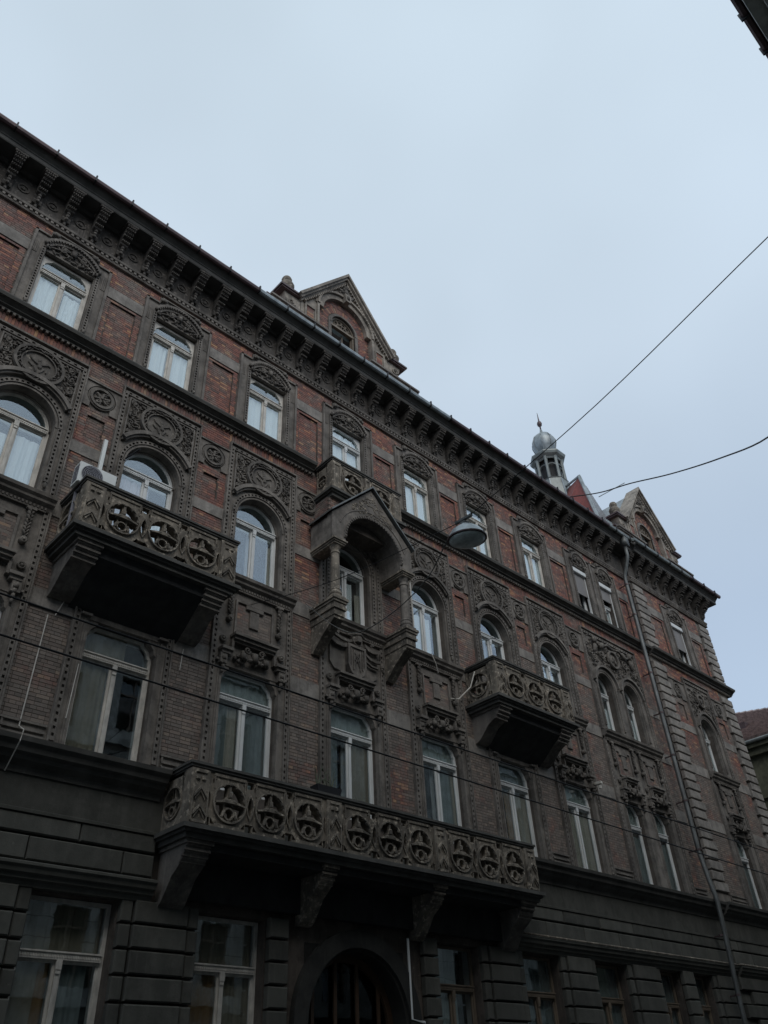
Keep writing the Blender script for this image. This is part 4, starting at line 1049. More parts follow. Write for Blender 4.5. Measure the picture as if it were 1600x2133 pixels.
BCc = balcony(7.58, 17.93, 6.02, 7.17, 1.03, 0.22, (0.40, 11.1, 14.33), 3, [(8.0, 0.5, 1.0, 0.88), (11.1, 0.34, 1.0, 0.88), (14.33, 0.34, 1.0, 0.88), (17.5, 0.5, 1.0, 0.88)])
BD = balcony(11.27, 14.10, 15.90, 17.08, 0.78, 0.24, (0.32, BC[4]+0.08), 1, [], 'panel')
# deep soffit masses below balconies A and B
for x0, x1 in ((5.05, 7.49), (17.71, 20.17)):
    m = MB(); m.prismx([(0.02, 10.9), (-1.0, 10.9), (-0.95, 10.7), (-0.6, 10.45), (-0.3, 10.2), (0.02, 9.98)], x0, x1); add('balcony_soffit', m, 'deep_shade', B)  # black colour puts the under-balcony shade into the soffit
m = MB(); m.box(8.25, 17.25, -0.85, 0.0, 5.66, 5.79); m.box(8.25, 17.25, -0.12, 0.05, 5.0, 5.66); add('balcony_soffit', m, 'deep_shade', B)  # underside and wall strip coloured near-black, long balcony's shade painted in

# ---------- columned canopy over the middle window
cn = MB(); cx = 12.65
xa, xb = cx-1.5, cx+1.5; yf = -0.92; Rr = 1.03; zsp = 14.18
ap = (cx, 16.36)
front = [(xa, 14.0), (xa, 14.86), ap, (xb, 14.86), (xb, 14.0), (cx+Rr, 14.0)]+arcpts(cx, zsp, Rr, 0, PI, 26)+[(cx-Rr, 14.0)]
cn.prism(front, yf, yf+0.22)
arch_in = arcpts(cx, zsp, Rr+0.02, 0, PI, 26)
vault = [(xa+0.1, 14.0), (xa+0.1, 15.0), (cx, 16.2), (xb-0.1, 15.0), (xb-0.1, 14.0), (cx+Rr+0.02, 14.0)]+arch_in+[(cx-Rr-0.02, 14.0)]
cn.prism(vault, yf+0.22, 0.06)
cn.box(xa+0.004, xa+0.099, yf+0.222, 0, 14.003, 14.8); cn.box(xb-0.099, xb-0.004, yf+0.222, 0, 14.003, 14.8)
CN = add('canopy', cn, 'stone', B)
m = MB(); m.ring(cx, zsp, Rr, Rr+0.07, yf-0.05, yf+0.02, 0, PI, 30)
for i in range(34):
    a = PI*(i+0.5)/34; m.ring(cx, zsp, Rr+0.005, Rr+0.06, yf-0.075, yf-0.04, a-0.018, a+0.018, 1)
m.ring(cx, zsp, Rr+0.26, Rr+0.29, yf-0.02, yf+0.01, 0.35, PI-0.35, 26)
add('arch_moulding', m, 'stone', CN)
m = MB()   # weathered render in the gable
rg = random.Random(31)
for k in range(150):
    u = rg.uniform(-1, 1); h = rg.random(); x = cx+u*0.75; z = 15.32+h*(0.9-abs(u)*0.75)
    if (x-cx)**2+(z-zsp)**2 > (Rr+0.12)**2: m.blob(x, yf-0.004, z, rg.uniform(0.02, 0.06), 0.02, rg.uniform(0.02, 0.05), rg.uniform(0, PI))
add('crumbling_render', m, 'pale', CN, kind='stuff')
m = MB()   # metal capping
for s in (-1, 1):
    d = Vector((s*1.56, 0, -1.58)).normalized(); 
    e = cx+s*1.58
    m.prism([(cx, 16.44), (e, 14.84), (e, 14.92), (cx, 16.54)], yf-0.1, -0.0+0.0) if False else m.add([(cx, yf-0.10, 16.42), (e, yf-0.10, 14.85), (e, -0.0, 14.85), (cx, -0.0, 16.42), (cx, yf-0.10, 16.48), (e, yf-0.10, 14.91), (e, 0, 14.91), (cx, 0, 16.48)], [(0, 1, 5, 4), (1, 2, 6, 5), (2, 3, 7, 6), (4, 5, 6, 7), (3, 2, 1, 0), (0, 4, 7, 3)])
add('capping', m, 'pipe', CN)
m = MB()   # brick block carrying the little balcony
m.box(11.3, 14.05, -0.6, 0.02, 14.9, 15.66); add('balcony_base', m, 'mortar', B)
for a, b in ((11.3, 14.05),):
    k = 0; z = 14.92
    while z < 15.62:
        x = a+(0.06 if k % 2 else 0)
        while x < b-0.05:
            if abs(x+0.06-cx) > (16.3-z)*0.95: BR.append((x, min(x+0.116, b), z, z+0.065, -0.612))
            x += 0.126
        z += RISE; k += 1
sb = MB(); k = 0; z = 14.92
while z < 15.62:
    y = -0.6+(0.06 if k % 2 else 0)
    while y < 0: sb.box(11.288, 11.3, y, min(y+0.116, 0.0), z, z+0.065); y += 0.126
    z += RISE; k += 1
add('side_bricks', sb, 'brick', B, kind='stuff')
# columns
colp = [(0.17, 12.27), (0.17, 12.31), (0.15, 12.33), (0.17, 12.37), (0.165, 12.42), (0.135, 12.46), (0.15, 12.5), (0.125, 12.54), (0.122, 13.0), (0.108, 13.62), (0.13, 13.64), (0.13, 13.68), (0.105, 13.7), (0.108, 13.74), (0.15, 13.84), (0.17, 13.87)]
for x, mt in ((11.38, 'pale'), (13.92, 'stone')):
    y = -0.76
    m = MB(); m.lathe(x, y, colp, 16); m.box(x-0.19, x+0.19, y-0.19, y+0.19, 12.2, 12.27)
    c = add('column', m, mt, B, smooth=False)
    m = MB(); 
    for k, (w, z) in enumerate(((0.18, 13.87), (0.21, 13.92), (0.245, 13.97))): m.box(x-w, x+w, y-w, 0.05, z, z+0.05+0.002*k)
    add('capital', m, 'pale', c)
    m = MB()
    for k, (w, z0, z1) in enumerate(((0.25, 12.13, 12.2), (0.22, 12.06, 12.13), (0.19, 11.95, 12.06), (0.21, 11.88, 11.95), (0.17, 11.7, 11.88))): m.box(x-w, x+w, y-w+0.02, 0.05, z0, z1)
    m.prismx([(0.05, 11.7), (y-0.12, 11.7), (y-0.12, 11.62), (y*0.55, 11.3), (-0.05, 10.95), (0.05, 10.95)], x-0.15, x+0.15)
    add('corbel', m, 'pale', c)

# ---------- dormers (gabled attic windows standing on the front wall)
def dormer(c, y0):
    w = MB(); z0 = 22.15
    hw, spr = 0.57, 24.58
    arcR = 1.26
    # gable wall with arched opening
    poly = [(-2.05, z0), (-2.05, 24.6), (0, 27.35), (2.05, 24.6), (2.05, z0), (arcR, z0), (arcR, 24.86)]+arcpts(0, 24.86, arcR, 0, PI, 26)[1:]+[(-arcR, z0)]
    w.prism(poly, 0, 0.45)
    o = add('dormer', w, 'pale2', B, (c, y0, 0))
    m = MB(); poly = [(-arcR, z0), (-arcR, 24.86)]+arcpts(0, 24.86, arcR, PI, 0, 26)[1:]+[(arcR, z0), (hw, z0), (hw, spr)]+arcpts(0, spr, hw, 0, PI, 20)[1:]+[(-hw, z0)]
    m.prism(poly, 0.16, 0.44); add('brick_recess', m, 'mortar', o)
    # bricks in the recess
    b = MB(); z = z0; k = 0
    while z < 26.15:
        x = -arcR+(0.06 if k % 2 else 0)
        while x < arcR:
            u, v = x, x+0.116; mx_ = (u+v)/2; zc = z+0.03
            ok = (mx_**2+max(0, zc-24.86)**2) < (arcR-0.02)**2 and abs(u) < arcR and abs(v) < arcR
            rad = math.hypot(mx_, zc-spr) if zc > spr else abs(mx_)
            if ok and rad > hw+0.16 and not (zc > spr and rad < hw+0.42): b.box(u, v, 0.148, 0.17, z, z+0.064)
            x += 0.126
        z += RISE; k += 1
    for i in range(46):
        a = PI*(i+0.5)/46; b.ring(0, spr, hw+0.16, hw+0.40, 0.145, 0.17, a-0.026, a+0.026, 1)
    for s in (-1, 1):
        z = 22.3
        while z < 24.3: b.box(*sorted((s*1.5, s*1.78)), -0.012, 0.01, z, z+0.064); z += RISE
    add('bricks', b, 'brick2', o, kind='stuff')
    m = MB(); m.ring(0, 24.86, arcR-0.0, arcR+0.10, -0.10, 0.02, 0, PI, 28); m.ring(0, 24.86, arcR-0.22, arcR, -0.02, 0.16, 0, PI, 28)
    m.ring(0, 24.86, arcR+0.10, arcR+0.16, -0.05, 0, 0, PI, 28)
    for s in (-1, 1):
        m.box(*sorted((s*arcR, s*(arcR+0.10))), -0.06, 0, 23.2, 24.86); m.box(*sorted((s*1.83, s*1.9)), -0.05, 0, 22.6, 24.5); m.box(*sorted((s*1.42, s*1.46)), -0.05, 0, 22.6, 24.4)
        m.box(*sorted((s*1.46, s*1.83)), -0.05, 0, 24.32, 24.4)
    m.prism([(-0.1, 25.85), (0.1, 25.85), (0.16, 26.25), (-0.16, 26.25)], -0.2, 0.1)
    add('arch_moulding', m, 'pale2', o)
    m = MB(); rg = random.Random(2)
    foliage_rect(m, 8, 46, -0.45, 0.45, 26.25, 26.85, 0.0, 0.08, 0.09, lambda x, z: abs(x) < (27.0-z)*0.6)
    m.blob(0, -0.08, 26.5, 0.13, 0.08, 0.14); m.blob(0, -0.2, 26.05, 0.09, 0.08, 0.12); add('carving', m, 'relief', o, smooth=True)
    # raking cornices
    m = MB()
    for s in (-1, 1):
        d = Vector((s*2.05, -2.75)).normalized(); nrm = Vector((2.75*s, 2.05)).normalized()
        A = Vector((0, 27.35)); Bp = Vector((s*2.2, 27.35-2.2*2.75/2.05))
        for off, th, yy in ((0.0, 0.10, -0.26), (-0.08, 0.08, -0.18), (-0.16, 0.08, -0.08)):
            p = [A+Vector((0, off*1.6)), Bp+nrm*off, Bp+nrm*(off+th), A+Vector((0, (off+th)*1.6))]
            m.prism([(q.x, q.y) for q in p], yy, 0.5 if off == 0 else 0.02)
        L = (Bp-A).length; k = 0.25
        while k < L-0.1:
            q = A+d*k+nrm*-0.2; m.box(q.x-0.03, q.x+0.03, -0.12, 0.0, q.y-0.05, q.y+0.05); k += 0.13
    add('raking_cornice', m, 'pale2', o)
    # attic base with shaped ends
    m = MB()
    for (ins, a, b_) in ((0, 23.34, 23.42), (0.06, 23.26, 23.34), (0.12, 23.16, 23.26)):
        for s in (-1, 1): m.box(*sorted((s*(0.75 if False else 1.0), s*(3.45-ins))), -0.26+ins, 0.1, a, b_)
    for s in (-1, 1): m.box(*sorted((s*2.06, s*3.3)), -0.02, 0.44, z0, 23.16); m.box(*sorted((s*0.95, s*2.04)), -0.10, 0.0, z0, 23.16)
    m.box(-0.95, 0.95, -0.2, 0.44, z0, 22.85); m.box(-1.0, 1.0, -0.28, 0.1, 22.85, 22.95)
    add('attic_base', m, 'stone', o)
    for s in (-1, 1):
        m = MB()
        pf = [(2.06, 23.42), (2.06, 24.35), (2.75, 24.35), (2.72, 24.2), (2.66, 24.0), (2.62, 23.9), (2.66, 23.8), (2.8, 23.65), (3.0, 23.52), (3.35, 23.42)]
        m.prism([(s*x, z) for x, z in pf], 0.02, 0.42); scroll(m, s*2.45, 23.95, 0.16, 1.4, 0, s, 0.0, 0.035)
        v = add('volute', m, 'pale2', o)
        m = MB(); m.box(*sorted((s*3.1, s*3.55)), -0.12, 0.5, 23.42, 23.47); add('volute_cap', m, 'rust', o)
        m = MB(); m.box(*sorted((s*2.1, s*2.95)), -0.1, 0.5, 24.35, 24.42); m.box(*sorted((s*2.05, s*3.0)), -0.14, 0.54, 24.42, 24.5)
        add('volute_cap', m, 'rust', o)
        m = MB(); m.lathe(s*2.55, 0.2, [(0.24, 24.5), (0.27, 24.58), (0.17, 24.66), (0.25, 24.78), (0.28, 24.92), (0.22, 25.04), (0.14, 25.08), (0.18, 25.14), (0.19, 25.26), (0.15, 25.36), (0.04, 25.4)], 14); add('finial', m, 'pale', o, smooth=True)
    # window
    m = MB(); m.ring(0, spr, hw, hw+0.07, 0.1, 0.2, 0, PI, 20); m.ring(0, spr, hw+0.07, hw+0.13, 0.12, 0.18, 0, PI, 20)
    for s in (-1, 1): m.box(*sorted((s*hw, s*(hw+0.13))), 0.12, 0.2, 22.9, spr)
    add('window_architrave', m, 'stone', o)
    m = MB(); m.ring(0, spr, hw-0.07, hw, 0.2, 0.3, 0, PI, 20)
    for s in (-1, 1): m.box(*sorted((s*hw, s*(hw-0.07))), 0.2, 0.3, 22.9, spr)
    m.box(-hw, hw, 0.18, 0.3, spr-0.06, spr+0.04); m.box(-hw, hw, 0.2, 0.3, 22.9, 23.0)
    for k in range(1, 6): a = PI*k/6; m.tube([(0.1*math.cos(a), 0.24, spr+0.05), (0.48*math.cos(a), 0.24, spr+0.48*math.sin(a))], 0.015, 5)
    m.ring(0, spr, 0.26, 0.29, 0.22, 0.26, 0, PI, 14)
    for k in range(6): a = PI*(k+0.5)/6; m.ring(0.38*math.cos(a), spr+0.38*math.sin(a), 0.07, 0.085, 0.225, 0.255, 0, 2*PI, 10)
    add('dormer_window', m, 'brown', o)
    p = MB(); p.prism(arcpts(0, spr, hw-0.05, 0, PI, 20), 0.27, 0.275); add('pane', p, 'fan', o)
    m = MB(); m.box(0.08, 0.14, 0.16, 0.2, 22.95, 23.75); m.box(-hw+0.05, -hw+0.1, 0.3, 0.7, 22.95, spr-0.1); m.box(hw-0.09, hw-0.05, 0.28, 0.34, 22.95, spr-0.1); m.box(0.1, 0.14, 0.34, 0.38, 22.95, spr-0.1); add('open_casement', m, 'brown', o)
    # roof behind
    m = MB(); m.add([(-2.1, 0.46, 24.55), (0, 0.46, 27.3), (2.1, 0.46, 24.55), (-2.1, 4.8, 24.55), (0, 4.8, 27.3), (2.1, 4.8, 24.55)], [(0, 1, 4, 3), (1, 2, 5, 4), (0, 2, 1), (3, 4, 5), (0, 3, 5, 2)])
    m.box(-2.0, 2.0, 1.6, 4.79, z0, 24.54); m.box(-2.0, -1.9, 0.46, 1.59, z0, 24.54); m.box(1.9, 2.0, 0.46, 1.59, z0, 24.54)
    add('dormer_roof', m, 'zinc', o)
    return o
dormer(BC[4]+0.02, 0.0); dormer(C9, -RP)
# main roof
m = MB(); m.add([(XL, -0.6, 22.1), (XR+0.6, -0.6, 22.1), (XR-4, 5.5, 26.2), (XL, 5.5, 26.2), (XL, 11.6, 22.1), (XR+0.6, 11.6, 22.1)], [(0, 1, 2, 3), (3, 2, 5, 4), (1, 5, 2), (0, 3, 4), (0, 4, 5, 1)])
add('roof', m, 'tile', B)
# pavilion roof and lantern turret
m = MB(); A = (31.25, 2.05, 28.9)
m.add([(29.45, 0.35, 22.16), (31.6, 0.35, 22.16), (29.45, 5.2, 22.16), A, (35.9, 0.6, 22.16), (35.9, 5.2, 22.16), (33.6, 4.5, 30.5)], [(0, 3, 2), (3, 6, 2), (0, 4, 6, 3), (4, 5, 6), (2, 6, 5), (0, 2, 5, 4)])
PV = add('pavilion_roof', m, 'red', B)
m = MB(); dcs = Vector(A)-Vector((29.45, 0.35, 22.16))
m.tube([(29.40, 0.30, 22.2), (31.22, 2.0, 28.95)], 0.10, 5); m.tube([(31.22, 2.0, 28.95), (33.4, 4.5, 30.6)], 0.07, 5); add('hip_flashing', m, 'zinc', PV)
m = MB()
for k in range(26):    # slate courses on the front slope
    u = k/26; z = 22.3+u*6.3; xl = 29.55+u*1.72; yy = 0.34+u*1.68
    m.add([(xl, yy-0.03, z), (xl+1.6*(1-u)+0.6, yy+0.02, z), (xl+1.6*(1-u)+0.6, yy+0.1, z+0.26), (xl, yy+0.05, z+0.26)], [(0, 1, 2, 3)])
add('slates', m, 'slate', PV, kind='stuff')
m = MB(); m.add([(26.2, 1.2, 25.2), (29.9, 1.2, 25.2), (29.9, 2.6, 26.85), (27.0, 2.6, 26.55), (29.9, 5, 25.2), (26.2, 5, 25.2)], [(0, 1, 2, 3), (3, 2, 4, 5), (0, 3, 5), (1, 4, 2)]); RR = add('ridge_roof', m, 'red', B)
m = MB(); m.tube([(27.0, 2.5, 26.62), (29.9, 2.5, 26.92)], 0.1, 5); add('ridge_flashing', m, 'zinc', RR)
tx, ty = 32.7, 4.5; kx = 0.98
m = MB(); oc = PI/8
m.lathe(tx, ty, [(0.86, 30.55), (0.92, 30.62), (0.80, 30.68)], 8, oc)
for k in range(8):
    a = oc+k*PI/4; px_, py_ = tx+0.76*math.cos(a), ty+0.76*math.sin(a)
    m.lathe(px_, py_, [(0.10, 30.6), (0.085, 31.6), (0.10, 32.15), (0.13, 32.3)], 6)
    b_ = oc+(k+1)*PI/4; qx, qy = tx+0.76*math.cos(b_), ty+0.76*math.sin(b_)
    # arched head between posts
    for i in range(8):
        u0, u1 = i/8, (i+1)/8
        h = lambda u: 31.55+0.24*math.sqrt(max(0, 1-(2*u-1)**2))
        P0 = (px_+(qx-px_)*u0, py_+(qy-py_)*u0); P1 = (px_+(qx-px_)*u1, py_+(qy-py_)*u1)
        m.tube([(P0[0], P0[1], h(u0)), (P1[0], P1[1], h(u1))], 0.045, 4)
    m.tube([(px_, py_, 30.72), (qx, qy, 30.72)], 0.05, 4); m.tube([(px_, py_, 32.25), (qx, qy, 32.25)], 0.09, 4)
m.lathe(tx, ty, [(0.88, 32.3), (1.02, 32.42), (1.08, 32.55), (1.08, 32.62), (0.95, 32.68), (0.6, 32.72)], 8, oc)
T = add('turret', m, 'zincd', B)
m = MB(); m.lathe(tx, ty, [(0.56, 30.69), (0.56, 32.29)], 8, oc); add('lantern_shade_core', m, 'deep_shade', T)  # added black core, paints the shade inside the lantern
m = MB(); m.lathe(tx, ty, [(0.52, 32.66), (0.46, 32.8), (0.44, 33.0), (0.50, 33.14), (0.64, 33.4), (0.73, 33.72), (0.72, 34.0), (0.60, 34.32), (0.42, 34.52), (0.20, 34.72), (0.10, 34.9), (0.06, 35.1)], 16)
for k in range(8):
    a = oc+k*PI/4; m.tube([(tx+r_*math.cos(a), ty+r_*math.sin(a), z) for r_, z in ((0.46, 32.8), (0.51, 33.14), (0.65, 33.4), (0.74, 33.72), (0.73, 34.0), (0.61, 34.32), (0.43, 34.52), (0.2, 34.74))], 0.022, 4)
add('onion_dome', m, 'zinc', T, smooth=True)
m = MB(); m.lathe(tx, ty, [(0.05, 35.0), (0.045, 35.35), (0.13, 35.45), (0.16, 35.6), (0.12, 35.74), (0.05, 35.8), (0.04, 36.0), (0.012, 36.55)], 10); add('spire_finial', m, 'rust', T, smooth=True)
m = MB(); m.lathe(tx, ty, [(1.35, 27.2), (1.25, 28.9), (1.02, 29.05), (1.0, 29.2), (0.9, 30.4), (0.88, 30.58)], 8, oc); add('turret_skirt', m, 'zincd', T)
m = MB()
for k in range(8):
    a = oc+k*PI/4; m.tube([(tx+r_*math.cos(a), ty+r_*math.sin(a), z) for r_, z in ((1.35, 27.2), (1.26, 28.9), (1.02, 29.15), (0.9, 30.5))], 0.05, 4)
add('seam_flashing', m, 'zinc', T)
m = MB(); m.tube([(30.83, 1.0, 26.69), (34.33, 1.0, 29.49)], 0.025, 5); add('roof_rod', m, 'pipe', B)

# ---------- downpipe
m = MB(); dx = 28.46
m.box(dx-0.16, dx+0.16, -0.9, -0.64, 21.55, 21.98)
m.tube([(dx-0.02, -0.76, 21.6), (dx-0.02, -0.74, 21.05), (dx, -0.68, 20.9), (dx, -0.44, 20.35), (dx, -0.36, 20.2), (dx, -0.34, 20.0), (dx, -0.34, 8.6), (dx, -0.42, 7.8), (dx, -0.50, 7.2), (dx, -0.51, 7.0), (dx, -0.46, 6.0), (dx, -0.40, 5.0), (dx, -0.34, 4.0), (dx, -0.33, 0.3)], 0.08, 10)
DP = add('downpipe', m, 'pipe', B, smooth=True)
for z in (19.7, 18.2, 15.5, 13.8, 12.1, 10.4, 8.7, 6.0, 4.3, 2.6): m = MB(); m.lathe(dx, -0.34, [(0.1, z), (0.1, z+0.06)], 10); m.box(dx-0.02, dx+0.02, -0.28, 0.03, z, z+0.04); add('pipe_bracket', m, 'rust', DP)
m = MB(); m.box(8.8, 29.0, 0, 0, 0, 0) if False else None
m.tube([(17.95, -0.245, 5.235), (29.2, -0.245, 5.235), (29.35, -0.36, 5.235), (36.1, -0.36, 5.235)], 0.028, 6); add('ledge_lit_edge', m, 'pale', B, smooth=True)  # pale tube paints the lit top edge of the ledge
m = MB(); m.tube([(14.02, -0.05, 4.82), (14.02, -0.05, 3.3), (14.4, -0.05, 3.25)], 0.03, 6); add('service_pipe', m, 'white', B)
for pts, r_ in (([(4.69, -0.03, 9.67), (4.66, -0.03, 7.42), (4.62, -0.44, 7.2), (4.6, -0.445, 7.0), (4.6, -0.05, 6.6)], 0.011), ([(5.47, -0.06, 8.85), (5.44, -0.06, 7.75)], 0.009), ([(4.95, -0.03, 10.1), (4.83, -0.03, 9.7)], 0.01),
        ([(7.67, -0.03, 9.9), (7.64, -0.03, 9.4)], 0.01), ([(14.05, -0.93, 12.3), (14.0, -0.95, 13.7)], 0.018), ([(15.4, -0.27, 12.2), (15.55, -0.27, 11.95), (15.7, -0.2, 11.7)], 0.013), ([(16.3, -0.05, 11.15), (16.6, -0.1, 11.2), (16.95, -0.3, 11.6), (17.1, -0.4, 12.1)], 0.02)):
    m = MB(); m.tube(pts, r_, 5); add('facade_cable', m, 'beige', B)

# ---------- emit bricks: nearest ones as single pieces, the rest in one mesh
eye = Vector((0, -14, 1.6)); fwd = ZA
def seen(b):
    p = Vector(((b[0]+b[1])/2, 0, (b[2]+b[3])/2))-eye; zc = p.dot(ZA)
    if zc <= 0.1: return 0
    u, v = p.dot(XA)/zc*1656.8, p.dot(YA)/zc*1656.8
    if abs(u) > 800 or abs(v) > 1066: return 0
    return (b[1]-b[0])*(b[3]-b[2])/(p.length**2)*abs(p.normalized().y)
BR.sort(key=seen, reverse=True)
ub = MB(); ub.box(-0.5, 0.5, 0, 1, -0.5, 0.5); ubm = fixn(ub.mesh())
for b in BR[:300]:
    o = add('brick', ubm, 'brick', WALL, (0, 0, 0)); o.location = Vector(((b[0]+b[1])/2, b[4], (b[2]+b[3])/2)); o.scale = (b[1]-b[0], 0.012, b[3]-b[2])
bv = []; bf = []
for b in BR[300:]:
    n = len(bv); x0, x1, z0, z1, y = b
    bv += [(x0, y, z0), (x1, y, z0), (x1, y, z1), (x0, y, z1), (x0, y+0.0115, z0), (x1, y+0.0115, z0), (x1, y+0.0115, z1), (x0, y+0.0115, z1)]
    bf += [(n, n+1, n+2, n+3), (n+4, n+5, n+1, n), (n+5, n+6, n+2, n+1), (n+6, n+7, n+3, n+2), (n+7, n+4, n, n+3)]
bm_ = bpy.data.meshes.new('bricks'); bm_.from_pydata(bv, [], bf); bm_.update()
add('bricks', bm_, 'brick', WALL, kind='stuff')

# ================================================================= THINGS
# air conditioner on the left balcony
ac = root('air_conditioner', 'white air conditioner unit on the left upper balcony beside its handrail', 'air conditioner', (4.72, -0.75, 12.3))
m = MB(); m.box(4.32, 5.14, -0.9, -0.6, 12.30, 12.84, 0.02); add('casing', m, 'ac', ac)
m = MB(); m.ring(4.60, 12.57, 0.0, 0.22, -0.905, -0.89, 0, 2*PI, 28); add('fan_opening', m, 'black', ac)
m = MB()
for r_ in (0.05, 0.085, 0.12, 0.155, 0.19, 0.225): m.ring(4.60, 12.57, r_-0.006, r_+0.006, -0.925, -0.912, 0, 2*PI, 26)
for k in range(4): a = k*PI/4; m.tube([(4.60-0.23*math.cos(a), -0.912, 12.57-0.23*math.sin(a)), (4.60+0.23*math.cos(a), -0.912, 12.57+0.23*math.sin(a))], 0.006, 4)
add('fan_grille', m, 'grille', ac)
m = MB()
for k in range(9): m.box(4.312, 4.322, -0.86, -0.64, 12.36+0.05*k, 12.385+0.05*k)
add('side_vent', m, 'grille', ac, kind='stuff')
for x in (4.45, 5.0): m = MB(); m.box(x-0.03, x+0.03, -0.88, -0.62, 12.21, 12.30); m.box(x-0.03, x+0.03, -0.66, -0.62, 11.12, 12.21); add('stand', m, 'grille', ac)
m = MB(); m.box(4.99, 5.075, -0.09, 0.0, 12.5, 14.42, 0.01); add('pipe_cover', m, 'ac', ac)
# satellite style bits and lace curtain pole
m = MB(); m.tube([(5.58, -0.02, 14.2), (5.74, -0.35, 14.36)], 0.022, 6); o = add('flag_holder', m, 'black', B)
# planter with spiky plant on the long balcony
pl = root('planter', 'dark planter with spiky dry plants on the long balcony rail', 'planter', (10.95, -0.85, 7.18))
m = MB(); m.add([(10.68, -0.98, 7.18), (11.28, -0.98, 7.18), (11.28, -0.76, 7.18), (10.68, -0.76, 7.18), (10.64, -1.0, 7.33), (11.32, -1.0, 7.33), (11.32, -0.74, 7.33), (10.64, -0.74, 7.33)], [(0, 3, 2, 1), (4, 5, 6, 7), (0, 1, 5, 4), (1, 2, 6, 5), (2, 3, 7, 6), (3, 0, 4, 7)]); add('box', m, 'black', pl)
m = MB(); rg = random.Random(6)
for k in range(15):
    bx = rg.uniform(10.7, 11.25); dx_ = rg.uniform(-0.22, 0.22); h = rg.uniform(0.15, 0.55); by = -0.87
    m.tube([(bx, by, 7.32), (bx+dx_*0.4, by, 7.32+h*0.6), (bx+dx_, by+rg.uniform(-.1, .1), 7.32+h)], [0.014, 0.01, 0.003], 4)
m.ring(10.95, 7.3, 0.19, 0.21, -0.88, -0.86, 0, PI, 14); add('leaves', m, 'leaf', pl)
# small white box and camera on balcony B / bay 7
cm = root('junction_box', 'white box with rod behind the right upper balcony rail', 'box', (18.6, -0.9, 12.3))
m = MB(); m.box(19.35, 20.1, -0.75, -0.55, 12.25, 12.5, 0.02); add('casing', m, 'ac', cm); m = MB(); m.tube([(17.5, -0.5, 12.2), (17.42, -0.5, 13.2), (18.3, -0.5, 13.6)], 0.018, 5); add('rod', m, 'pipe', cm)
sc = root('security_camera', 'small pale security camera fixed beside the window left of the paired windows', 'camera', (22.95, -0.2, 9.9))
m = MB(); m.box(22.86, 22.98, -0.38, -0.14, 9.95, 10.03); m.blob(22.92, -0.3, 9.85, 0.06, 0.07, 0.07); m.tube([(22.92, -0.14, 9.99), (22.92, 0.0, 9.99)], 0.02, 5); add('casing', m, 'beige', sc)

# street lamp hung on span wire
lc = Vector((9.05, -7.0, 9.72))
lamp = root('street_lamp', 'round enamel pendant street lamp hanging from a wire over the street', 'street lamp', lc)
prof = [(0.335, -0.10), (0.345, -0.085), (0.335, -0.07), (0.31, -0.02), (0.26, 0.06), (0.18, 0.12), (0.10, 0.15), (0.07, 0.16), (0.07, 0.20), (0.03, 0.22)]
m = MB(); m.lathe(0, 0, prof, 28); shade = add('shade', m, 'enamel', lamp, lc, smooth=True)
m = MB(); m.lathe(0, 0, [(0.335, -0.115), (0.352, -0.11), (0.352, -0.085), (0.335, -0.083)], 28); add('rim', m, 'rust', shade)
m = MB(); m.lathe(0, 0, [(0.05, -0.20), (0.18, -0.185), (0.27, -0.15), (0.328, -0.11)], 28); add('lens', m, 'lens', shade, smooth=True)
m = MB(); m.tube([(0.0, 0, 0.2), (0, 0, 0.3)], 0.02, 6); m.box(-0.03, 0.03, -0.18, 0.2, 0.29, 0.33); m.box(-0.06, 0.06, -0.05, 0.05, 0.2, 0.25); add('hanger', m, 'pipe', shade); m = MB(); m.tube([(0.3, 0.05, -0.02), (0.37, 0.05, 0.02)], 0.018, 5); m.box(0.28, 0.34, 0.02, 0.08, -0.1, -0.02); add('latch', m, 'pipe', shade)
shade.rotation_euler = (math.radians(3), math.radians(-6), 0)
def catmull(pts, n=10):
    pts = [Vector(p) for p in pts]; out = []
    for i in range(len(pts)-1):
        p0 = pts[max(i-1, 0)]; p1, p2 = pts[i], pts[i+1]; p3 = pts[min(i+2, len(pts)-1)]
        for k in range(n):
            t = k/n; out.append(0.5*((2*p1)+(p2-p0)*t+(2*p0-5*p1+4*p2-p3)*t*t+(3*p1-p0-3*p2+p3)*t**3))
    out.append(pts[-1]); return out
m = MB(); m.tube(catmull([(9.31, 0.0, 11.64), (9.1, -3.5, 10.55), (9.05, -7.0, 10.03)], 6), 0.008, 5); m.tube(catmull([(9.05, -7.0, 10.03), (8.55, -10.2, 10.15), (8.0, -13.3, 10.45), (7.7, -15.5, 10.7)], 6), 0.008, 5)
tag(add('span_wire', m, 'black'), 'thin steel wire carrying the street lamp from facade to the right edge', 'wire')
m = MB(); m.tube(catmull([(10.99, -0.02, 12.32), (11.05, -1.0, 11.28), (10.6, -2.4, 10.3), (10.1, -4.0, 9.87), (9.45, -5.6, 9.62), (8.95, -6.6, 9.7), (8.85, -6.9, 9.75)], 8), 0.011, 6)
tag(add('lamp_cable', m, 'pipe'), 'slack pale cable looping from the brick wall to the street lamp', 'cable')
m = MB(); m.tube(catmull([(24.39, -0.85, 22.23), (23.82, -2.5, 21.15), (22.9, -4.2, 20.05), (22.25, -6.0, 19.0), (21.1, -8.0, 17.7), (18.95, -10.0, 15.9), (15.5, -12.0, 13.9), (12.0, -15.5, 12.9)], 6), 0.024, 8)
tag(add('thick_cable', m, 'black'), 'thick black cable running from the roof edge near the turret to the right', 'cable')
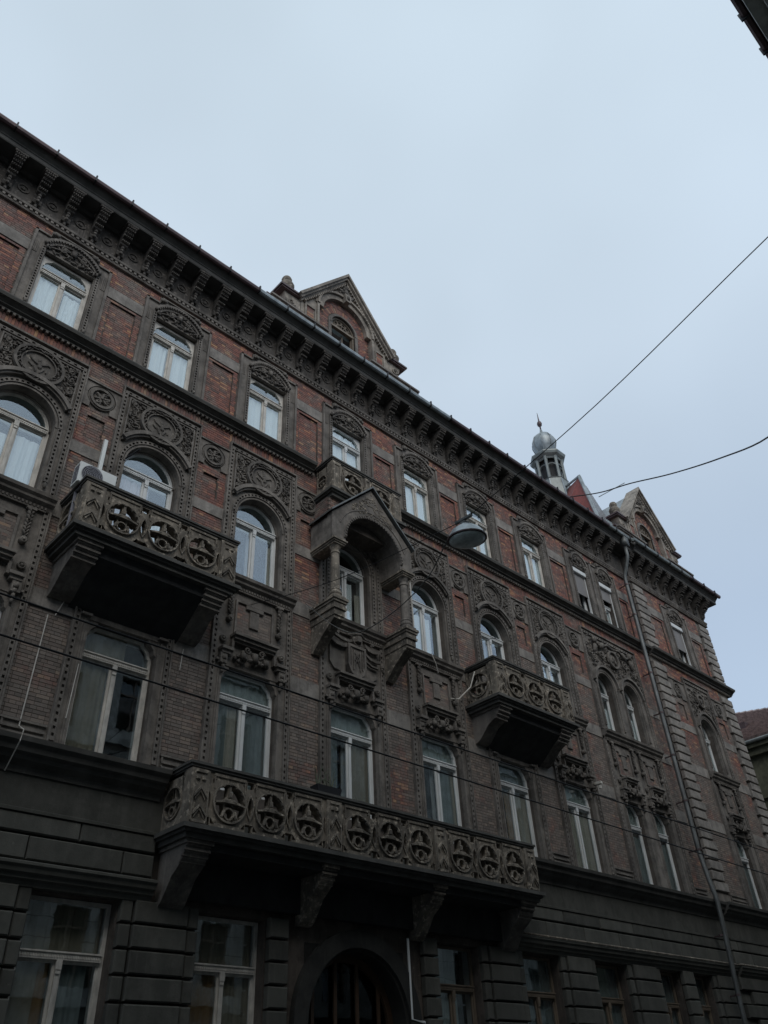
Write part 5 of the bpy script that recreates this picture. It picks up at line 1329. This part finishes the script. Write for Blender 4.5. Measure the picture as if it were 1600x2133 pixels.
for pa, pb, lb in (((-12, -6.6, 5.98), (60, -6.5, 5.8), 'upper of the two black overhead tram wires crossing the facade'), ((-12, -6.6, 5.62), (60, -6.5, 5.1), 'lower of the two black overhead tram wires crossing the facade')):
    m = MB(); n = 24; m.tube([tuple(Vector(pa).lerp(Vector(pb), i/n)) for i in range(n+1)], 0.011, 6); tag(add('tram_wire', m, 'black'), lb, 'wire', 'overhead wires along the street')

# ================================================================= NEIGHBOURS
nb = root('corner_building', 'ochre grey building with wet tiled roof beyond the right corner', 'building', (50, 0, 0))
X0 = 44.0; m = MB(); m.box(X0, 60, -30, 4.6, 0, 16.9); 
w = add('wall', m, 'ochrew', nb)
m = MB(); m.box(X0-0.5, X0+0.1, -30, 5.1, 16.75, 17.0); m.box(X0-0.3, X0, -30, 4.9, 16.4, 16.75); m.box(X0-0.18, X0, -30, 4.8, 14.2, 14.6); m.box(X0-0.25, X0, -30, 4.8, 13.3, 13.5); add('cornice', m, 'ochrew', nb)
m = MB(); m.tube([(X0-0.6, 5.3, 17.05), (X0-0.6, -30, 17.05)], 0.1, 8); add('gutter', m, 'zincd', nb)
# roof: slope facing -x, ridge falling towards the street
def rp(u, v):  # u along y (0 at y=5.2 .. 1 at y=-30), v up slope
    y = 5.3-35*u; e = Vector((X0-0.6, y, 17.12)); t_ = Vector((X0+5.2, y-0.4, 20.9-6.0*u)); return e.lerp(t_, v)
m = MB(); m.add([tuple(rp(0, 0)), tuple(rp(1, 0)), tuple(rp(1, 1)), tuple(rp(0, 1)), (60, 5.3, 17.12), (60, -30, 17.12)], [(0, 1, 2, 3), (3, 2, 5, 4), (0, 3, 4), (1, 5, 2)]); add('roof', m, 'tile', nb)
m = MB(); rows = 17; cols = 60
for i in range(rows):
    for j in range(cols):
        u0, u1 = j*0.28/35, (j*0.28+0.265)/35; v0, v1 = i/rows, (i+1.12)/rows
        if v1 > 1.0: v1 = 1.0
        A, B_, C_, D_ = rp(u0, v0), rp(u1, v0), rp(u1, v1), rp(u0, v1); up = Vector((-0.35, 0, 0.9)); h0, h1 = 0.17, 0.03
        m.add([tuple(A+up*h0), tuple(B_+up*h0), tuple(C_+up*h1), tuple(D_+up*h1), tuple(A+up*0.01), tuple(B_+up*0.01)], [(0, 1, 2, 3), (4, 5, 1, 0)])
add('roof_tiles', m, 'tile', nb, kind='stuff')
m = MB()
for j in range(40): p_, q_ = rp(j*0.4/35, 1), rp((j*0.4+0.38)/35, 1); m.tube([tuple(p_+Vector((0, 0, 0.05))), tuple(q_+Vector((0, 0, 0.09)))], 0.12, 6)
add('ridge_tiles', m, 'tile', nb, kind='stuff')
p_ = rp(0.045, 0.5); m = MB(); m.box(p_.x-0.35, p_.x+0.25, p_.y-0.3, p_.y+0.3, p_.z-0.1, p_.z+0.28); sk = add('skylight', m, 'rust', nb)
m = MB(); m.add([(p_.x-0.37, p_.y-0.32, p_.z+0.20), (p_.x-0.37, p_.y+0.32, p_.z+0.20), (p_.x+0.27, p_.y+0.32, p_.z+0.42), (p_.x+0.27, p_.y-0.32, p_.z+0.42)], [(0, 1, 2, 3)]); add('pane', m, 'white', sk)
wm = MB(); wm.box(X0-0.08, X0-0.0, -0.75, 0.75, -1.3, 1.3); wm.box(X0-0.2, X0, -0.95, 0.95, 1.3, 1.5); wme = fixn(wm.mesh())
gmm = MB(); gmm.box(X0-0.1, X0-0.085, -0.62, 0.62, -1.2, 1.2); gme = fixn(gmm.mesh())
for y in (3.0, 0.2, -2.6, -5.4):
    for z in (11.6, 7.8): q = add('window', wme, 'ochrew', nb, (0, y, z)); q.location = Vector((0, y, z))-Vector((50, 0, 0)); add('pane', gme, 'glass', q)

op = root('opposite_building', 'dark eave of the house across the street in the top right corner', 'building', (5, -15.6, 0))
oh = [(x-0.7, x+0.7, z, z+2.3) for x in range(-28, 58, 3) for z in (1.2, 5.8, 10.2, 14.6)]
m = MB()
for a, b, p, q in rect_minus((-30, 60, 0, 19.6), oh): m.box(a, b, -16.0, -15.5, p, q)
m.box(-30, 60, -26, -16.6, 0, 19.6); add('wall', m, 'opp', op)
m = MB(); m.box(-30, 60, -15.5, -14.82, 19.55, 19.85); m.box(-30, 60, -15.5, -15.1, 19.2, 19.55); m.box(-30, 60, -15.5, -15.3, 18.7, 19.2); m.box(-30, 60, -15.5, -15.25, 13.9, 14.2); m.box(-30, 60, -15.5, -15.2, 5.2, 5.5); add('cornice', m, 'opp', op)
m = MB(); m.tube([(-30, -14.75, 20.0), (60, -14.75, 20.0)], 0.1, 8); add('gutter', m, 'rust', op)
m = MB(); m.add([(-30, -14.75, 20.05), (60, -14.75, 20.05), (60, -21, 24), (-30, -21, 24), (-30, -27, 20.05), (60, -27, 20.05)], [(0, 1, 2, 3), (3, 2, 5, 4), (0, 3, 4), (1, 5, 2)]); m.box(-30, 60, -26.9, -14.9, 19.86, 20.0); add('roof', m, 'tile', op)
hk = MB(); hk.box(-0.02, 0.02, -14.9, -14.62, 19.86, 20.16); hkm = fixn(hk.mesh())
for i in range(16): add('gutter_hook', hkm, 'black', op, (8.0+1.0*i, 0, 0)).location = Vector((8.0+i, 0, 0))-Vector((5, -15.6, 0))
om = MB(); om.box(-0.7, 0.7, -15.86, -15.8, 0, 2.3)
for x in (-0.68, -0.03, 0.62): om.box(x, x+0.06, -15.8, -15.72, 0.0, 2.3)
om.box(-0.7, 0.7, -15.8, -15.72, 1.6, 1.68); ome = fixn(om.mesh()); og = MB(); og.box(-0.7, 0.7, -15.79, -15.785, 0, 2.3); oge = fixn(og.mesh())
for h in oh:
    if -14 < h[0] < 32:
        q = add('window', ome, 'brown', op, (0, 0, 0)); q.location = Vector(((h[0]+h[1])/2, 0, h[2]))-Vector((5, -15.6, 0)); add('pane', oge, 'oglass', q)
for o in bpy.data.objects:
    if 'is_root' in o: del o['is_root']
